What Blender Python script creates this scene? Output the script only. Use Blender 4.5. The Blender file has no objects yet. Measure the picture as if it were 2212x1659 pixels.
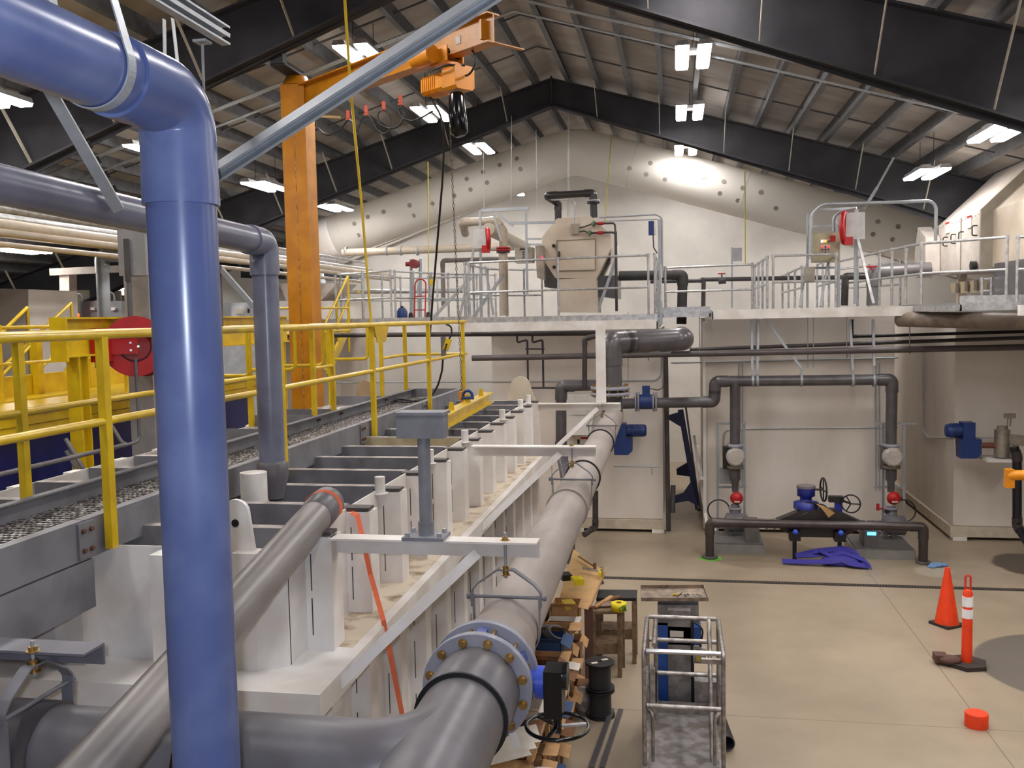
import bpy, math, random
from mathutils import Vector as V, Matrix, Quaternion
random.seed(7)
S = bpy.context.scene
C = S.collection
# ---------------------------------------------------------------- camera
EYE = V((0, 0, 4.25)); FPX, YAW, PITCH, ROLL = 1990.0, .1771, .0722, -.0202
FW = V((-math.sin(YAW)*math.cos(PITCH), math.cos(YAW)*math.cos(PITCH), -math.sin(PITCH)))
_r = V((math.cos(YAW), math.sin(YAW), 0)); _u = _r.cross(FW)
RT = _r*math.cos(ROLL) + _u*math.sin(ROLL); UP = _u*math.cos(ROLL) - _r*math.sin(ROLL)
cd = bpy.data.cameras.new('camera'); cam = bpy.data.objects.new('camera', cd); C.objects.link(cam)
cd.sensor_width = 36; cd.lens = 36*FPX/2212; cd.clip_start = .05; cd.clip_end = 200
cam.matrix_world = Matrix((( RT.x, UP.x, -FW.x, EYE.x), (RT.y, UP.y, -FW.y, EYE.y), (RT.z, UP.z, -FW.z, EYE.z), (0, 0, 0, 1)))
S.camera = cam
S.view_settings.view_transform = 'Standard'; S.view_settings.look = 'None'
S.view_settings.exposure = 0.98; S.view_settings.gamma = 1; S.view_settings.use_curve_mapping = False
w = bpy.data.worlds.new('world'); S.world = w; w.use_nodes = True
w.node_tree.nodes['Background'].inputs[0].default_value = (.5, .45, .4, 1); w.node_tree.nodes['Background'].inputs[1].default_value = .05
# the camera's own flash
fl = bpy.data.lights.new('camera_flash', 'POINT'); fl.energy = 115; fl.color = (.74, .82, 1.0); fl.shadow_soft_size = .03
fo = bpy.data.objects.new('camera_flash', fl); fo.location = EYE + UP*.05 - RT*.06; C.objects.link(fo)
LENS_STRENGTH = 28.0

def P(px, py, X=None, Y=None, Z=None, D=None):
    """point where the sight line through a photo pixel meets the plane X=, Y= or Z="""
    d = FW + RT*((px-1106)/FPX) - UP*((py-829.5)/FPX)
    if D is not None: t = D
    elif X is not None: t = X/d.x
    elif Y is not None: t = Y/d.y
    else: t = (Z-EYE.z)/d.z
    return EYE + d*t

# ---------------------------------------------------------------- materials
def lin(c):
    return tuple(((x/255)/12.92 if x/255 <= .04045 else ((x/255+.055)/1.055)**2.4) for x in c)
MATS = {}
def mat(name, c, rough=.5, metal=0.0, c2=None, scale=6.0, lo=.4, hi=.6, bump=0.0, bscale=40.0, spec=.5, detail=5, stretch=None, coat=0.0):
    if name in MATS: return MATS[name]
    m = bpy.data.materials.new(name); m.use_nodes = True; nt = m.node_tree; n = nt.nodes; b = n['Principled BSDF']
    b.inputs['Roughness'].default_value = rough; b.inputs['Metallic'].default_value = metal
    b.inputs['Specular IOR Level'].default_value = spec
    if coat: b.inputs['Coat Weight'].default_value = coat; b.inputs['Coat Roughness'].default_value = .08
    c1 = (*lin(c), 1); b.inputs['Base Color'].default_value = c1
    if c2 is None: c2 = tuple(max(0, x*.93) for x in c)
    g = n.new('ShaderNodeNewGeometry'); mp = n.new('ShaderNodeMapping'); nt.links.new(g.outputs['Position'], mp.inputs[0])
    if stretch: mp.inputs['Scale'].default_value = stretch
    no = n.new('ShaderNodeTexNoise'); no.inputs['Scale'].default_value = scale; no.inputs['Detail'].default_value = detail
    nt.links.new(mp.outputs[0], no.inputs['Vector'])
    r = n.new('ShaderNodeValToRGB'); r.color_ramp.elements[0].position = lo; r.color_ramp.elements[1].position = hi
    r.color_ramp.elements[0].color = c1; r.color_ramp.elements[1].color = (*lin(c2), 1)
    nt.links.new(no.outputs[0], r.inputs[0]); nt.links.new(r.outputs[0], b.inputs['Base Color'])
    if bump:
        n2 = n.new('ShaderNodeTexNoise'); n2.inputs['Scale'].default_value = bscale; nt.links.new(mp.outputs[0], n2.inputs['Vector'])
        bp = n.new('ShaderNodeBump'); bp.inputs['Strength'].default_value = bump; bp.inputs['Distance'].default_value = .01
        nt.links.new(n2.outputs[0], bp.inputs['Height']); nt.links.new(bp.outputs[0], b.inputs['Normal'])
    MATS[name] = m
    return m
def emis(name, c, s):
    if name in MATS: return MATS[name]
    m = bpy.data.materials.new(name); m.use_nodes = True; b = m.node_tree.nodes['Principled BSDF']
    b.inputs['Base Color'].default_value = (*lin(c), 1); b.inputs['Emission Color'].default_value = (*lin(c), 1); b.inputs['Emission Strength'].default_value = s
    MATS[name] = m; return m
WHITE = mat('white_enamel', (230, 226, 222), .42, c2=(214, 206, 198), scale=3)
CREAM = mat('cream_liner', (218, 213, 206), .6, c2=(208, 203, 196), scale=1.2)
TANKM = mat('tank_cream', (222, 213, 203), .5, c2=(200, 188, 176), scale=.9, lo=.35, hi=.7, stretch=(1, 1, .45))
PVCB = mat('blue_grey_pvc', (82, 94, 138), .27, c2=(100, 112, 152), scale=4, lo=.45, hi=.7, bump=.03, bscale=9, spec=.4)
PVCG = mat('grey_pvc', (106, 103, 107), .36, c2=(94, 90, 93), scale=5, lo=.4, hi=.65, spec=.3)
PVCL = mat('pale_grey_pvc', (168, 158, 150), .42, c2=(146, 136, 130), scale=4, lo=.42, hi=.66)
PVCD = mat('dark_grey_pvc', (88, 84, 86), .28, c2=(76, 72, 74), scale=4)
DARKP = mat('dark_pipe', (66, 60, 60), .4, c2=(54, 48, 48))
BEIGEP = mat('beige_pipe', (182, 168, 150), .4)
STEELD = mat('dark_frame_steel', (56, 55, 58), .85, c2=(48, 47, 50), scale=2, spec=.15)
GREYP = mat('grey_paint', (130, 131, 138), .5, c2=(118, 118, 124), scale=7)
GREYB = mat('channel_grey', (122, 121, 126), .5, c2=(102, 100, 104), scale=5, lo=.4, hi=.7)
GALV = mat('galvanised', (170, 174, 178), .4, .4, c2=(158, 162, 166), scale=22, lo=.3, hi=.7)
ALU = mat('aluminium', (196, 196, 196), .34, .55, c2=(170, 168, 168), scale=12)
PURL = mat('purlin_galv', (96, 96, 98), .55, .3, c2=(84, 83, 84), scale=8)
YEL = mat('safety_yellow', (216, 182, 24), .34, c2=(200, 164, 20), scale=5, coat=.3)
ORG = mat('crane_orange', (196, 128, 18), .42, c2=(178, 112, 14), scale=4)
HOI = mat('hoist_orange', (232, 146, 20), .4)
RED = mat('signal_red', (178, 16, 20), .45)
BLK = mat('black_rubber', (22, 22, 24), .45)
BLKG = mat('black_gloss', (16, 16, 18), .18)
NAVY = mat('navy_tank', (22, 30, 96), .3)
BLUM = mat('blue_motor', (24, 52, 112), .4)
BLUV = mat('blue_valve', (52, 80, 190), .35)
BLUB = mat('valve_body_blue', (70, 84, 150), .4)
BRASS = mat('plated_bolt', (176, 142, 84), .35, .8)
CHROM = mat('chrome', (210, 210, 212), .16, 1.0)
ORA = mat('cone_orange', (240, 66, 18), .45)
STRAPM = mat('orange_strap', (250, 124, 84), .6)
RUBD = mat('rubber_base', (56, 48, 42), .8)
CARD = mat('cardboard', (186, 146, 100), .85, c2=(168, 128, 86), scale=10)
CARD2 = mat('brown_cardboard', (128, 88, 58), .85, c2=(110, 74, 48), scale=10)
WOOD = mat('pine', (186, 148, 100), .7, c2=(160, 122, 78), scale=14, stretch=(1, .2, 1))
WOODD = mat('dull_wood', (128, 104, 78), .8, c2=(104, 84, 62), scale=14)
PLY = mat('plywood', (196, 156, 102), .65, c2=(150, 138, 90), scale=4, lo=.5, hi=.8)
PAPER = mat('paper', (222, 214, 204), .8)
STAIN = mat('stainless', (168, 160, 148), .34, .6, c2=(150, 142, 130), scale=6)
LBLUE = mat('lift_blue', (44, 84, 160), .4)
LGREY = mat('lift_grey', (150, 146, 144), .45, .3, c2=(120, 114, 112), scale=10)
TARP = mat('blue_webbing', (52, 46, 140), .7)
FLANGE = mat('flange_grey', (150, 150, 160), .4, c2=(136, 136, 148))
MUD = mat('settled_sludge', (92, 78, 54), .35, c2=(66, 54, 38), scale=3)
LENS = emis('lamp_lens', (255, 251, 248), LENS_STRENGTH)

# ---------------------------------------------------------------- mesh building
class MB:
    def __init__(s): s.v = []; s.f = []; s.s = []
    def add(s, vs, fs, smooth=False):
        o = len(s.v); s.v += [V(x) for x in vs]; s.f += [tuple(i+o for i in f) for f in fs]
        s.s += (smooth if isinstance(smooth, list) else [smooth]*len(fs)); return s
    def box(s, x0, x1, y0, y1, z0, z1):
        if x0 > x1: x0, x1 = x1, x0
        if y0 > y1: y0, y1 = y1, y0
        if z0 > z1: z0, z1 = z1, z0
        vs = [(x, y, z) for z in (z0, z1) for y in (y0, y1) for x in (x0, x1)]
        return s.add(vs, [(0, 2, 3, 1), (4, 5, 7, 6), (0, 1, 5, 4), (2, 6, 7, 3), (0, 4, 6, 2), (1, 3, 7, 5)])
    def obox(s, c, size, ax=None, az=None):
        ax = V(ax or (1, 0, 0)).normalized(); az = V(az or (0, 0, 1)); az = (az - ax*az.dot(ax)).normalized(); ay = az.cross(ax)
        c = V(c); h = [q/2 for q in size]
        vs = [c + ax*(h[0]*i) + ay*(h[1]*j) + az*(h[2]*k) for k in (-1, 1) for j in (-1, 1) for i in (-1, 1)]
        return s.add(vs, [(0, 2, 3, 1), (4, 5, 7, 6), (0, 1, 5, 4), (2, 6, 7, 3), (0, 4, 6, 2), (1, 3, 7, 5)])
    def sec(s, p0, p1, poly, up=(0, 0, 1), close=True):
        """sweep a 2D section (side, up) straight from p0 to p1"""
        p0, p1 = V(p0), V(p1); d = (p1-p0).normalized(); up = V(up)
        if abs(up.normalized().dot(d)) > .99: up = V((0, 1, 0)) if abs(d.y) < .9 else V((1, 0, 0))
        sd = d.cross(up).normalized(); u = sd.cross(d).normalized(); n = len(poly)
        vs = [p0 + sd*a + u*b for a, b in poly] + [p1 + sd*a + u*b for a, b in poly]
        fs = [(i, (i+1) % n, (i+1) % n+n, i+n) for i in range(n)] + [tuple(range(n))[::-1], tuple(range(n, 2*n))]
        return s.add(vs, fs)
    def bar(s, p0, p1, w, h, up=(0, 0, 1)):
        return s.sec(p0, p1, [(-w/2, -h/2), (w/2, -h/2), (w/2, h/2), (-w/2, h/2)], up)
    def ibeam(s, p0, p1, w, h, t=.012, up=(0, 0, 1)):
        a, b, q = w/2, h/2, t/2
        return s.sec(p0, p1, [(-a, -b), (a, -b), (a, -b+t), (q, -b+t), (q, b-t), (a, b-t), (a, b), (-a, b), (-a, b-t), (-q, b-t), (-q, -b+t), (-a, -b+t)], up)
    def chan(s, p0, p1, w, h, t=.008, up=(0, 0, 1), flip=1):
        # web on one side, flanges pointing to +side*flip
        pts = [(0, -h/2), (w, -h/2), (w, -h/2+t), (t, -h/2+t), (t, h/2-t), (w, h/2-t), (w, h/2), (0, h/2)]
        return s.sec(p0, p1, [(a*flip, b) for a, b in pts], up)
    def angle(s, p0, p1, w, h, t=.008, up=(0, 0, 1), flip=1):
        pts = [(0, 0), (w, 0), (w, -t), (t, -t), (t, -h), (0, -h)]
        return s.sec(p0, p1, [(a*flip, b) for a, b in pts], up)
    def tube(s, pts, r, n=12, caps=True, radii=None):
        pts = [V(p) for p in pts]; k = len(pts)
        t = [(pts[min(i+1, k-1)]-pts[max(i-1, 0)]).normalized() for i in range(k)]
        a = V((0, 0, 1)) if abs(t[0].z) < .9 else V((1, 0, 0)); nrm = t[0].cross(a).normalized(); vs = []
        for i in range(k):
            if i: nrm = (t[i-1].rotation_difference(t[i]) @ nrm).normalized()
            b = t[i].cross(nrm); rr = radii[i] if radii else r
            vs += [pts[i] + (nrm*math.cos(2*math.pi*j/n) + b*math.sin(2*math.pi*j/n))*rr for j in range(n)]
        fs = [(i*n+j, i*n+(j+1) % n, (i+1)*n+(j+1) % n, (i+1)*n+j) for i in range(k-1) for j in range(n)]
        s.add(vs, fs, True)
        if caps: s.add(vs[:n], [tuple(range(n))[::-1]]); s.add(vs[-n:], [tuple(range(n))])
        return s
    def cyl(s, p0, p1, r, r2=None, n=20, caps=True): return s.tube([p0, p1], r, n, caps, [r, r if r2 is None else r2])
    def ring(s, c, ax, ro, ri, th, n=32):
        """washer or flange"""
        c = V(c); ax = V(ax).normalized(); a = ax.orthogonal().normalized(); b = ax.cross(a); vs = []
        for rad, h in ((ro, -th/2), (ro, th/2), (ri, th/2), (ri, -th/2)):
            vs += [c + ax*h + (a*math.cos(2*math.pi*j/n)+b*math.sin(2*math.pi*j/n))*rad for j in range(n)]
        fs = [(q*n+j, q*n+(j+1) % n, ((q+1) % 4)*n+(j+1) % n, ((q+1) % 4)*n+j) for q in range(4) for j in range(n)]
        return s.add(vs, fs, [q in (0, 2) for q in range(4) for j in range(n)])
    def torus(s, c, ax, R, r, n=36, m=8):
        c = V(c); ax = V(ax).normalized(); a = ax.orthogonal().normalized(); b = ax.cross(a); vs = []
        for i in range(n):
            d = a*math.cos(2*math.pi*i/n)+b*math.sin(2*math.pi*i/n)
            vs += [c + d*(R+r*math.cos(2*math.pi*j/m)) + ax*(r*math.sin(2*math.pi*j/m)) for j in range(m)]
        return s.add(vs, [(i*m+j, ((i+1) % n)*m+j, ((i+1) % n)*m+(j+1) % m, i*m+(j+1) % m) for i in range(n) for j in range(m)], True)
    def ball(s, c, r, n=14, m=8, sz=(1, 1, 1)):
        c = V(c); vs = [c+V((0, 0, r*sz[2]))]
        for i in range(1, m):
            a = math.pi*i/m; vs += [c+V((r*sz[0]*math.sin(a)*math.cos(2*math.pi*j/n), r*sz[1]*math.sin(a)*math.sin(2*math.pi*j/n), r*sz[2]*math.cos(a))) for j in range(n)]
        vs.append(c-V((0, 0, r*sz[2]))); L = len(vs)-1
        fs = [(0, 1+j, 1+(j+1) % n) for j in range(n)]
        fs += [(1+i*n+j, 1+(i+1)*n+j, 1+(i+1)*n+(j+1) % n, 1+i*n+(j+1) % n) for i in range(m-2) for j in range(n)]
        fs += [(L, 1+(m-2)*n+(j+1) % n, 1+(m-2)*n+j) for j in range(n)]
        return s.add(vs, fs, True)
    def prism(s, poly, ax):
        """extrude a planar 3D polygon along vector ax"""
        poly = [V(p) for p in poly]; n = len(poly); ax = V(ax)
        return s.add(poly + [p+ax for p in poly], [(i, (i+1) % n, (i+1) % n+n, i+n) for i in range(n)] + [tuple(range(n))[::-1], tuple(range(n, 2*n))])
    def strip(s, pts, wdir, w, th=.004):
        """flat band following pts; wdir = width direction"""
        pts = [V(p) for p in pts]; wd = V(wdir).normalized()*(w/2); k = len(pts); vs = []
        for i in range(k):
            t = (pts[min(i+1, k-1)]-pts[max(i-1, 0)]).normalized(); nn = t.cross(wd).normalized()*(th/2)
            vs += [pts[i]-wd-nn, pts[i]+wd-nn, pts[i]+wd+nn, pts[i]-wd+nn]
        fs = [(i*4+j, i*4+(j+1) % 4, (i+1)*4+(j+1) % 4, (i+1)*4+j) for i in range(k-1) for j in range(4)]
        return s.add(vs, fs + [(3, 2, 1, 0), tuple(range(4*k-4, 4*k))])
def fil(pts, r, n=6):
    """round the corners of a polyline"""
    pts = [V(p) for p in pts]; pts = [p for i, p in enumerate(pts) if i == 0 or (p-pts[i-1]).length > 1e-5]; out = [pts[0]]
    for i in range(1, len(pts)-1):
        a, b, c = pts[i-1], pts[i], pts[i+1]; d1 = (a-b); d2 = (c-b); L = min(d1.length, d2.length)*.49
        ang = d1.angle(d2)
        if ang > 3.1: out.append(b); continue
        t = min(r/math.tan(ang/2), L); rr = t*math.tan(ang/2); d1.normalize(); d2.normalize()
        ctr = b + (d1+d2).normalized()*(rr/math.sin(ang/2)); p0 = b+d1*t-ctr; p1 = b+d2*t-ctr
        tot = p0.angle(p1); axx = p0.cross(p1).normalized()
        for k in range(n+1): out.append(ctr + Quaternion(axx, tot*k/n) @ p0)
    return out + [pts[-1]]
def arc(c, a, b, r, t0, t1, n=16):
    c, a, b = V(c), V(a), V(b); return [c + (a*math.cos(t0+(t1-t0)*i/n) + b*math.sin(t0+(t1-t0)*i/n))*r for i in range(n+1)]

# ---------------------------------------------------------------- objects
def ob(name, mb, m, parent=None):
    me = bpy.data.meshes.new(name)
    if parent is not None: o0 = V(parent['_w'])
    else:
        xs = [v.x for v in mb.v]; ys = [v.y for v in mb.v]; zs = [v.z for v in mb.v]
        o0 = V(((min(xs)+max(xs))/2, (min(ys)+max(ys))/2, min(zs)))
    me.from_pydata([v-o0 for v in mb.v], [], mb.f); me.validate()
    if len(me.polygons) == len(mb.s): me.polygons.foreach_set('use_smooth', mb.s)
    me.materials.append(m); me.update()
    o = bpy.data.objects.new(name, me); C.objects.link(o); o['_w'] = o0[:]
    if parent is not None: o.parent = parent
    else: o.location = o0
    return o
def tag(o, label, cat, group=None):
    o['label'] = label; o['category'] = cat
    if group: o['group'] = group
    return o
def thing(name, label, cat, loc, group=None):
    o = bpy.data.objects.new(name, None); C.objects.link(o); o.empty_display_size = .1
    o.location = V(loc); o['_w'] = V(loc)[:]; return tag(o, label, cat, group)
def solo(name, mb, m, label, cat, group=None): return tag(ob(name, mb, m), label, cat, group)
def struct(name, mb, m, parent=None):
    o = ob(name, mb, m, parent)
    if parent is None: o['kind'] = 'structure'
    return o
def dup(root, off, label=None, group=None):
    off = V(off); r = root.copy(); C.objects.link(r); r.location = root.location + off
    if label: r['label'] = label
    if group: r['group'] = group
    for ch in list(root.children):
        c = ch.copy(); C.objects.link(c); c.parent = r
        for g in ch.children: d = g.copy(); C.objects.link(d); d.parent = c
    return r
def run(name, label, cat, pts, r, m, bend=None, mf=None, n=20, sock=1.12, group=None, ends=(0, 0), fit='elbow'):
    """a pipe run: pipe with swept elbows that have socket collars"""
    pts = [V(p) for p in pts]; bend = bend or r*2.2; mf = mf or m
    t = thing(name, label, cat, min(pts, key=lambda p: p.z), group); straight = MB(); cur = pts[0]
    for i in range(1, len(pts)-1):
        a, b, c = pts[i-1], pts[i], pts[i+1]; d1 = (a-b).normalized(); d2 = (c-b).normalized(); ang = d1.angle(d2)
        if ang > 3.0: continue
        tt = min(bend/math.tan(ang/2), (a-b).length*.49, (c-b).length*.49); L = r*.9
        e = MB().tube(fil([b+d1*(tt+.001), b, b+d2*(tt+.001)], bend, 10), r*sock*.985, n)
        for d in (d1, d2): e.cyl(b+d*(tt-.001), b+d*(tt+L), r*sock, n=n)
        ob(fit, e, mf, t); straight.cyl(cur, b+d1*tt, r, n=n); cur = b+d2*tt
    straight.cyl(cur, pts[-1], r, n=n); ob('pipe', straight, m, t)
    return t
def line(name, label, cat, pts, r, m, bend=.06, n=8, group=None):
    return solo(name, MB().tube(fil(pts, bend, 5), r, n), m, label, cat, group)
# ---------------------------------------------------------------- room shell
XR, ZR, SL = -2.45, 9.05, .295          # ridge line and roof slope of the frame tops
XL, XE, Y0, Y1 = -17.6, 12.6, -4.0, 26.7
def ztop(x): return ZR - SL*abs(x-XR)
fm = bpy.data.materials.new('concrete_floor'); fm.use_nodes = True
def floor_nodes():
    nt = fm.node_tree; n = nt.nodes; L = nt.links; b = n['Principled BSDF']; b.inputs['Roughness'].default_value = .42
    g = n.new('ShaderNodeNewGeometry')
    def noise(sc, d=6):
        q = n.new('ShaderNodeTexNoise'); q.inputs['Scale'].default_value = sc; q.inputs['Detail'].default_value = d; L.new(g.outputs['Position'], q.inputs['Vector']); return q.outputs[0]
    def ramp(s, lo, hi, c1, c2):
        r = n.new('ShaderNodeValToRGB'); r.color_ramp.elements[0].position = lo; r.color_ramp.elements[1].position = hi
        r.color_ramp.elements[0].color = (*lin(c1), 1); r.color_ramp.elements[1].color = (*lin(c2), 1); L.new(s, r.inputs[0]); return r.outputs[0]
    def mix(f, a, c):
        m = n.new('ShaderNodeMix'); m.data_type = 'RGBA'; L.new(f, m.inputs[0]); L.new(a, m.inputs[6])
        if isinstance(c, tuple): m.inputs[7].default_value = (*lin(c), 1)
        else: L.new(c, m.inputs[7])
        return m.outputs[2]
    def disc(x, y, r, soft):
        d = n.new('ShaderNodeVectorMath'); d.operation = 'DISTANCE'; L.new(g.outputs['Position'], d.inputs[0]); d.inputs[1].default_value = (x, y, 0)
        nz = n.new('ShaderNodeMath'); nz.operation = 'MULTIPLY_ADD'; L.new(noise(1.4), nz.inputs[0]); nz.inputs[1].default_value = soft; L.new(d.outputs['Value'], nz.inputs[2])
        mr = n.new('ShaderNodeMapRange'); mr.inputs[1].default_value = r+.5*soft; mr.inputs[2].default_value = r+.5*soft+.04+soft*.1; mr.inputs[3].default_value = 1; mr.inputs[4].default_value = 0
        L.new(nz.outputs[0], mr.inputs[0]); return mr.outputs[0]
    col = ramp(noise(.55), .35, .68, (164, 148, 127), (145, 130, 110))
    col = mix(ramp(noise(3.5), .5, .75, (0, 0, 0), (90, 90, 90)), col, (138, 120, 100))
    col = mix(ramp(noise(38, 3), .62, .75, (0, 0, 0), (120, 120, 120)), col, (126, 110, 92))
    for x, y, r, soft, c in ((4.75, 11.5, 1.22, 0, (106, 98, 90)), (5.9, 16.2, .72, .5, (82, 72, 62)), (1.4, 16.6, 1.0, .9, (136, 120, 100)), (4.1, 15.6, .25, .4, (176, 164, 148)), (4.75, 11.5, .5, .4, (120, 110, 104))):
        col = mix(disc(x, y, r, soft), col, c)
    # saw-cut joints
    sx = n.new('ShaderNodeSeparateXYZ'); L.new(g.outputs['Position'], sx.inputs[0])
    for ax, off, per in (('X', 3.05, 6.1), ('Y', 9.72, 5.0)):
        a = n.new('ShaderNodeMath'); a.operation = 'SUBTRACT'; L.new(sx.outputs[ax], a.inputs[0]); a.inputs[1].default_value = off
        pp = n.new('ShaderNodeMath'); pp.operation = 'PINGPONG'; L.new(a.outputs[0], pp.inputs[0]); pp.inputs[1].default_value = per/2
        lt = n.new('ShaderNodeMath'); lt.operation = 'LESS_THAN'; L.new(pp.outputs[0], lt.inputs[0]); lt.inputs[1].default_value = .006
        col = mix(lt.outputs[0], col, (118, 104, 86))
    L.new(col, b.inputs['Base Color'])
    rr = n.new('ShaderNodeMapRange'); L.new(noise(1.1), rr.inputs[0]); rr.inputs[3].default_value = .3; rr.inputs[4].default_value = .6; L.new(rr.outputs[0], b.inputs['Roughness'])
floor_nodes()
struct('floor', MB().box(XL, XE, Y0, Y1+.2, -.2, 0), fm)
DARKW = mat('dark_wall_panel', (84, 80, 76), .7, c2=(74, 70, 68), scale=2)
struct('wall_left', MB().box(XL-.2, XL, Y0, Y1+.2, 0, ztop(XL)+.3), DARKW)
struct('wall_right', MB().box(XE, XE+.2, Y0, Y1+.2, 0, ztop(XE)+.3), DARKW)
def gable(y, th):
    return MB().prism([(XL, y, 0), (XE, y, 0), (XE, y, ztop(XE)+.25), (XR, y, ZR+.25), (XL, y, ztop(XL)+.25)], (0, th, 0))
struct('wall_back', gable(Y1, .2), CREAM)
struct('wall_front', gable(Y0-.2, .2), CREAM)
# roof: white-faced insulation with seams, purlins below
rm = mat('roof_insulation', (168, 160, 152), .75, c2=(150, 142, 134), scale=2.2, stretch=(.35, 1, 1), bump=.25, bscale=5)
cb = MB()
for sg, xe in ((-1, XL-.2), (1, XE+.2)):
    a = [(XR, ZR+.2), (xe, ztop(xe)+.2), (xe, ztop(xe)+.35), (XR, ZR+.35)]
    cb.prism([(x, Y0-.2, z) for x, z in a], (0, Y1-Y0+.4, 0))
ceil = struct('ceiling', cb, rm)
STEP = .62
pk = 0
for sg, xe in ((-1, XL), (1, XE)):
    k = 0
    while True:
        x = XR + sg*(.3 + k*STEP)
        if abs(x-XR) > abs(xe-XR)-.1: break
        z = ztop(x) + .1
        m = MB().chan((x, Y0, z), (x, Y1, z), .085, .21, .012, flip=sg)
        ob('purlin', m, PURL, ceil); k += 1; pk += 1
for y in (6.5, 8.6, 13.2, 15.1, 16.9, 21.0):
    m = MB()
    for sg, xe in ((-1, XL), (1, XE)): m.bar((XR, y, ZR+.08), (xe, y, ztop(xe)+.08), .025, .025, up=(0, 1, 0))
    ob('bridging_rod', m, PURL, ceil)
for y in (13.78, 14.5):
    m = MB()
    for dy in (-.05, 0, .05)[:(3 if y < 14 else 2)]:
        m.tube([(XL+2, y+dy, ztop(XL+2)-.06), (XR, y+dy, ZR-.06), (XE-2, y+dy, ztop(XE-2)-.06)], .014, 6)
    o = solo('conduit_run', m, GALV, 'thin bundled conduits crossing under the roof ' + ('nearest the near frame' if y < 14 else 'just beyond the other bundle'), 'conduit')
# rigid frames
def frame(name, y, m, deep=0.0, braces=True, xl=XL+.05, xe=XE-.05):
    def zb(x):
        d = abs(x-XR); return ztop(x) - .53 - (.04+deep)*d - (.05*max(0, d-9.5))
    parent = None
    web = MB()
    for sg, xx in ((-1, xl), (1, xe)):
        kx = xx - sg*1.1
        web.prism([(XR, y-.01, ZR), (xx, y-.01, ztop(xx)), (xx, y-.01, 0), (xx-sg*.45, y-.01, 0), (kx, y-.01, zb(kx)), (XR, y-.01, zb(XR))], (0, .02, 0))
    fr = struct(name, web, m)
    fl = MB()
    for sg, xx in ((-1, xl), (1, xe)):
        kx = xx - sg*1.1; W = .26
        fl.bar((XR, y, ZR), (xx, y, ztop(xx)), .03, W, up=(0, 1, 0))
        fl.bar((XR, y, zb(XR)), (XR+(kx-XR)*.5, y, zb(XR+(kx-XR)*.5)), .03, W, up=(0, 1, 0))
        fl.bar((XR+(kx-XR)*.5, y, zb(XR+(kx-XR)*.5)), (kx, y, zb(kx)), .03, W, up=(0, 1, 0))
        fl.bar((kx, y, zb(kx)), (xx-sg*.45, y, 0), .03, W, up=(0, 1, 0))
        fl.bar((xx, y, ztop(xx)), (xx, y, 0), .03, W, up=(0, 1, 0))
    fl.box(XR-.015, XR+.015, y-.13, y+.13, zb(XR)-.05, ZR+.05)
    ob('flange', fl, m, fr)
    if braces:
        for sg, xe_ in ((-1, xl), (1, xe)):
            k = 1
            while .3+k*STEP < abs(xe_-XR)-1.4:
                x = XR + sg*(.3+k*STEP)
                ob('flange_brace', MB().bar((x, y-.85, ztop(x)+.02), (x, y-.1, zb(x)+.03), .05, .012, up=(1, 0, 0)), BR, fr); k += 2
    return fr
BR = mat('brace_galv', (168, 160, 146), .5, .2)
frame('trim_1', 3.6, STEELD, .03, braces=False)
frame('trim_2', 11.1, STEELD, .03)
frame('trim_3', 19.0, STEELD, .0)
frame('trim_4', 26.45, CREAM, .0, braces=False)

# ---------------------------------------------------------------- high bay lamps
FX = []
def fixture(x, y, z, label, group=None):
    if not FX:
        t = thing('high_bay_light', label, 'light', (x, y, z), group)
        h = MB()
        for sx in (-1, 1):
            cx = x + sx*.155
            h.prism([(cx-.1, y-.61, z), (cx+.1, y-.61, z), (cx+.07, y-.61, z+.07), (cx-.07, y-.61, z+.07)], (0, 1.22, 0))
        h.box(x-.2, x+.2, y-.12, y+.12, z+.05, z+.1)
        ob('housing', h, ALU, t)
        for sx in (-1, 1):
            cx = x + sx*.155
            ob('lens', MB().prism([(cx-.095, y-.6, z-.001), (cx-.08, y-.6, z-.035), (cx+.08, y-.6, z-.035), (cx+.095, y-.6, z-.001)], (0, 1.2, 0)), LENS, t)
        for sy in (-1, 1):
            ob('hanging_wire', MB().cyl((x, y+sy*.45, z+.06), (x, y+sy*.45, z+.62), .005, n=6), BLK, t)
        FX.append((t, V((x, y, z)))); return t
    t0, p0 = FX[0]
    return dup(t0, V((x, y, z))-p0, label, group)
ridge_r, ridge_l = 'right ridge row', 'left ridge row'
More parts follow.
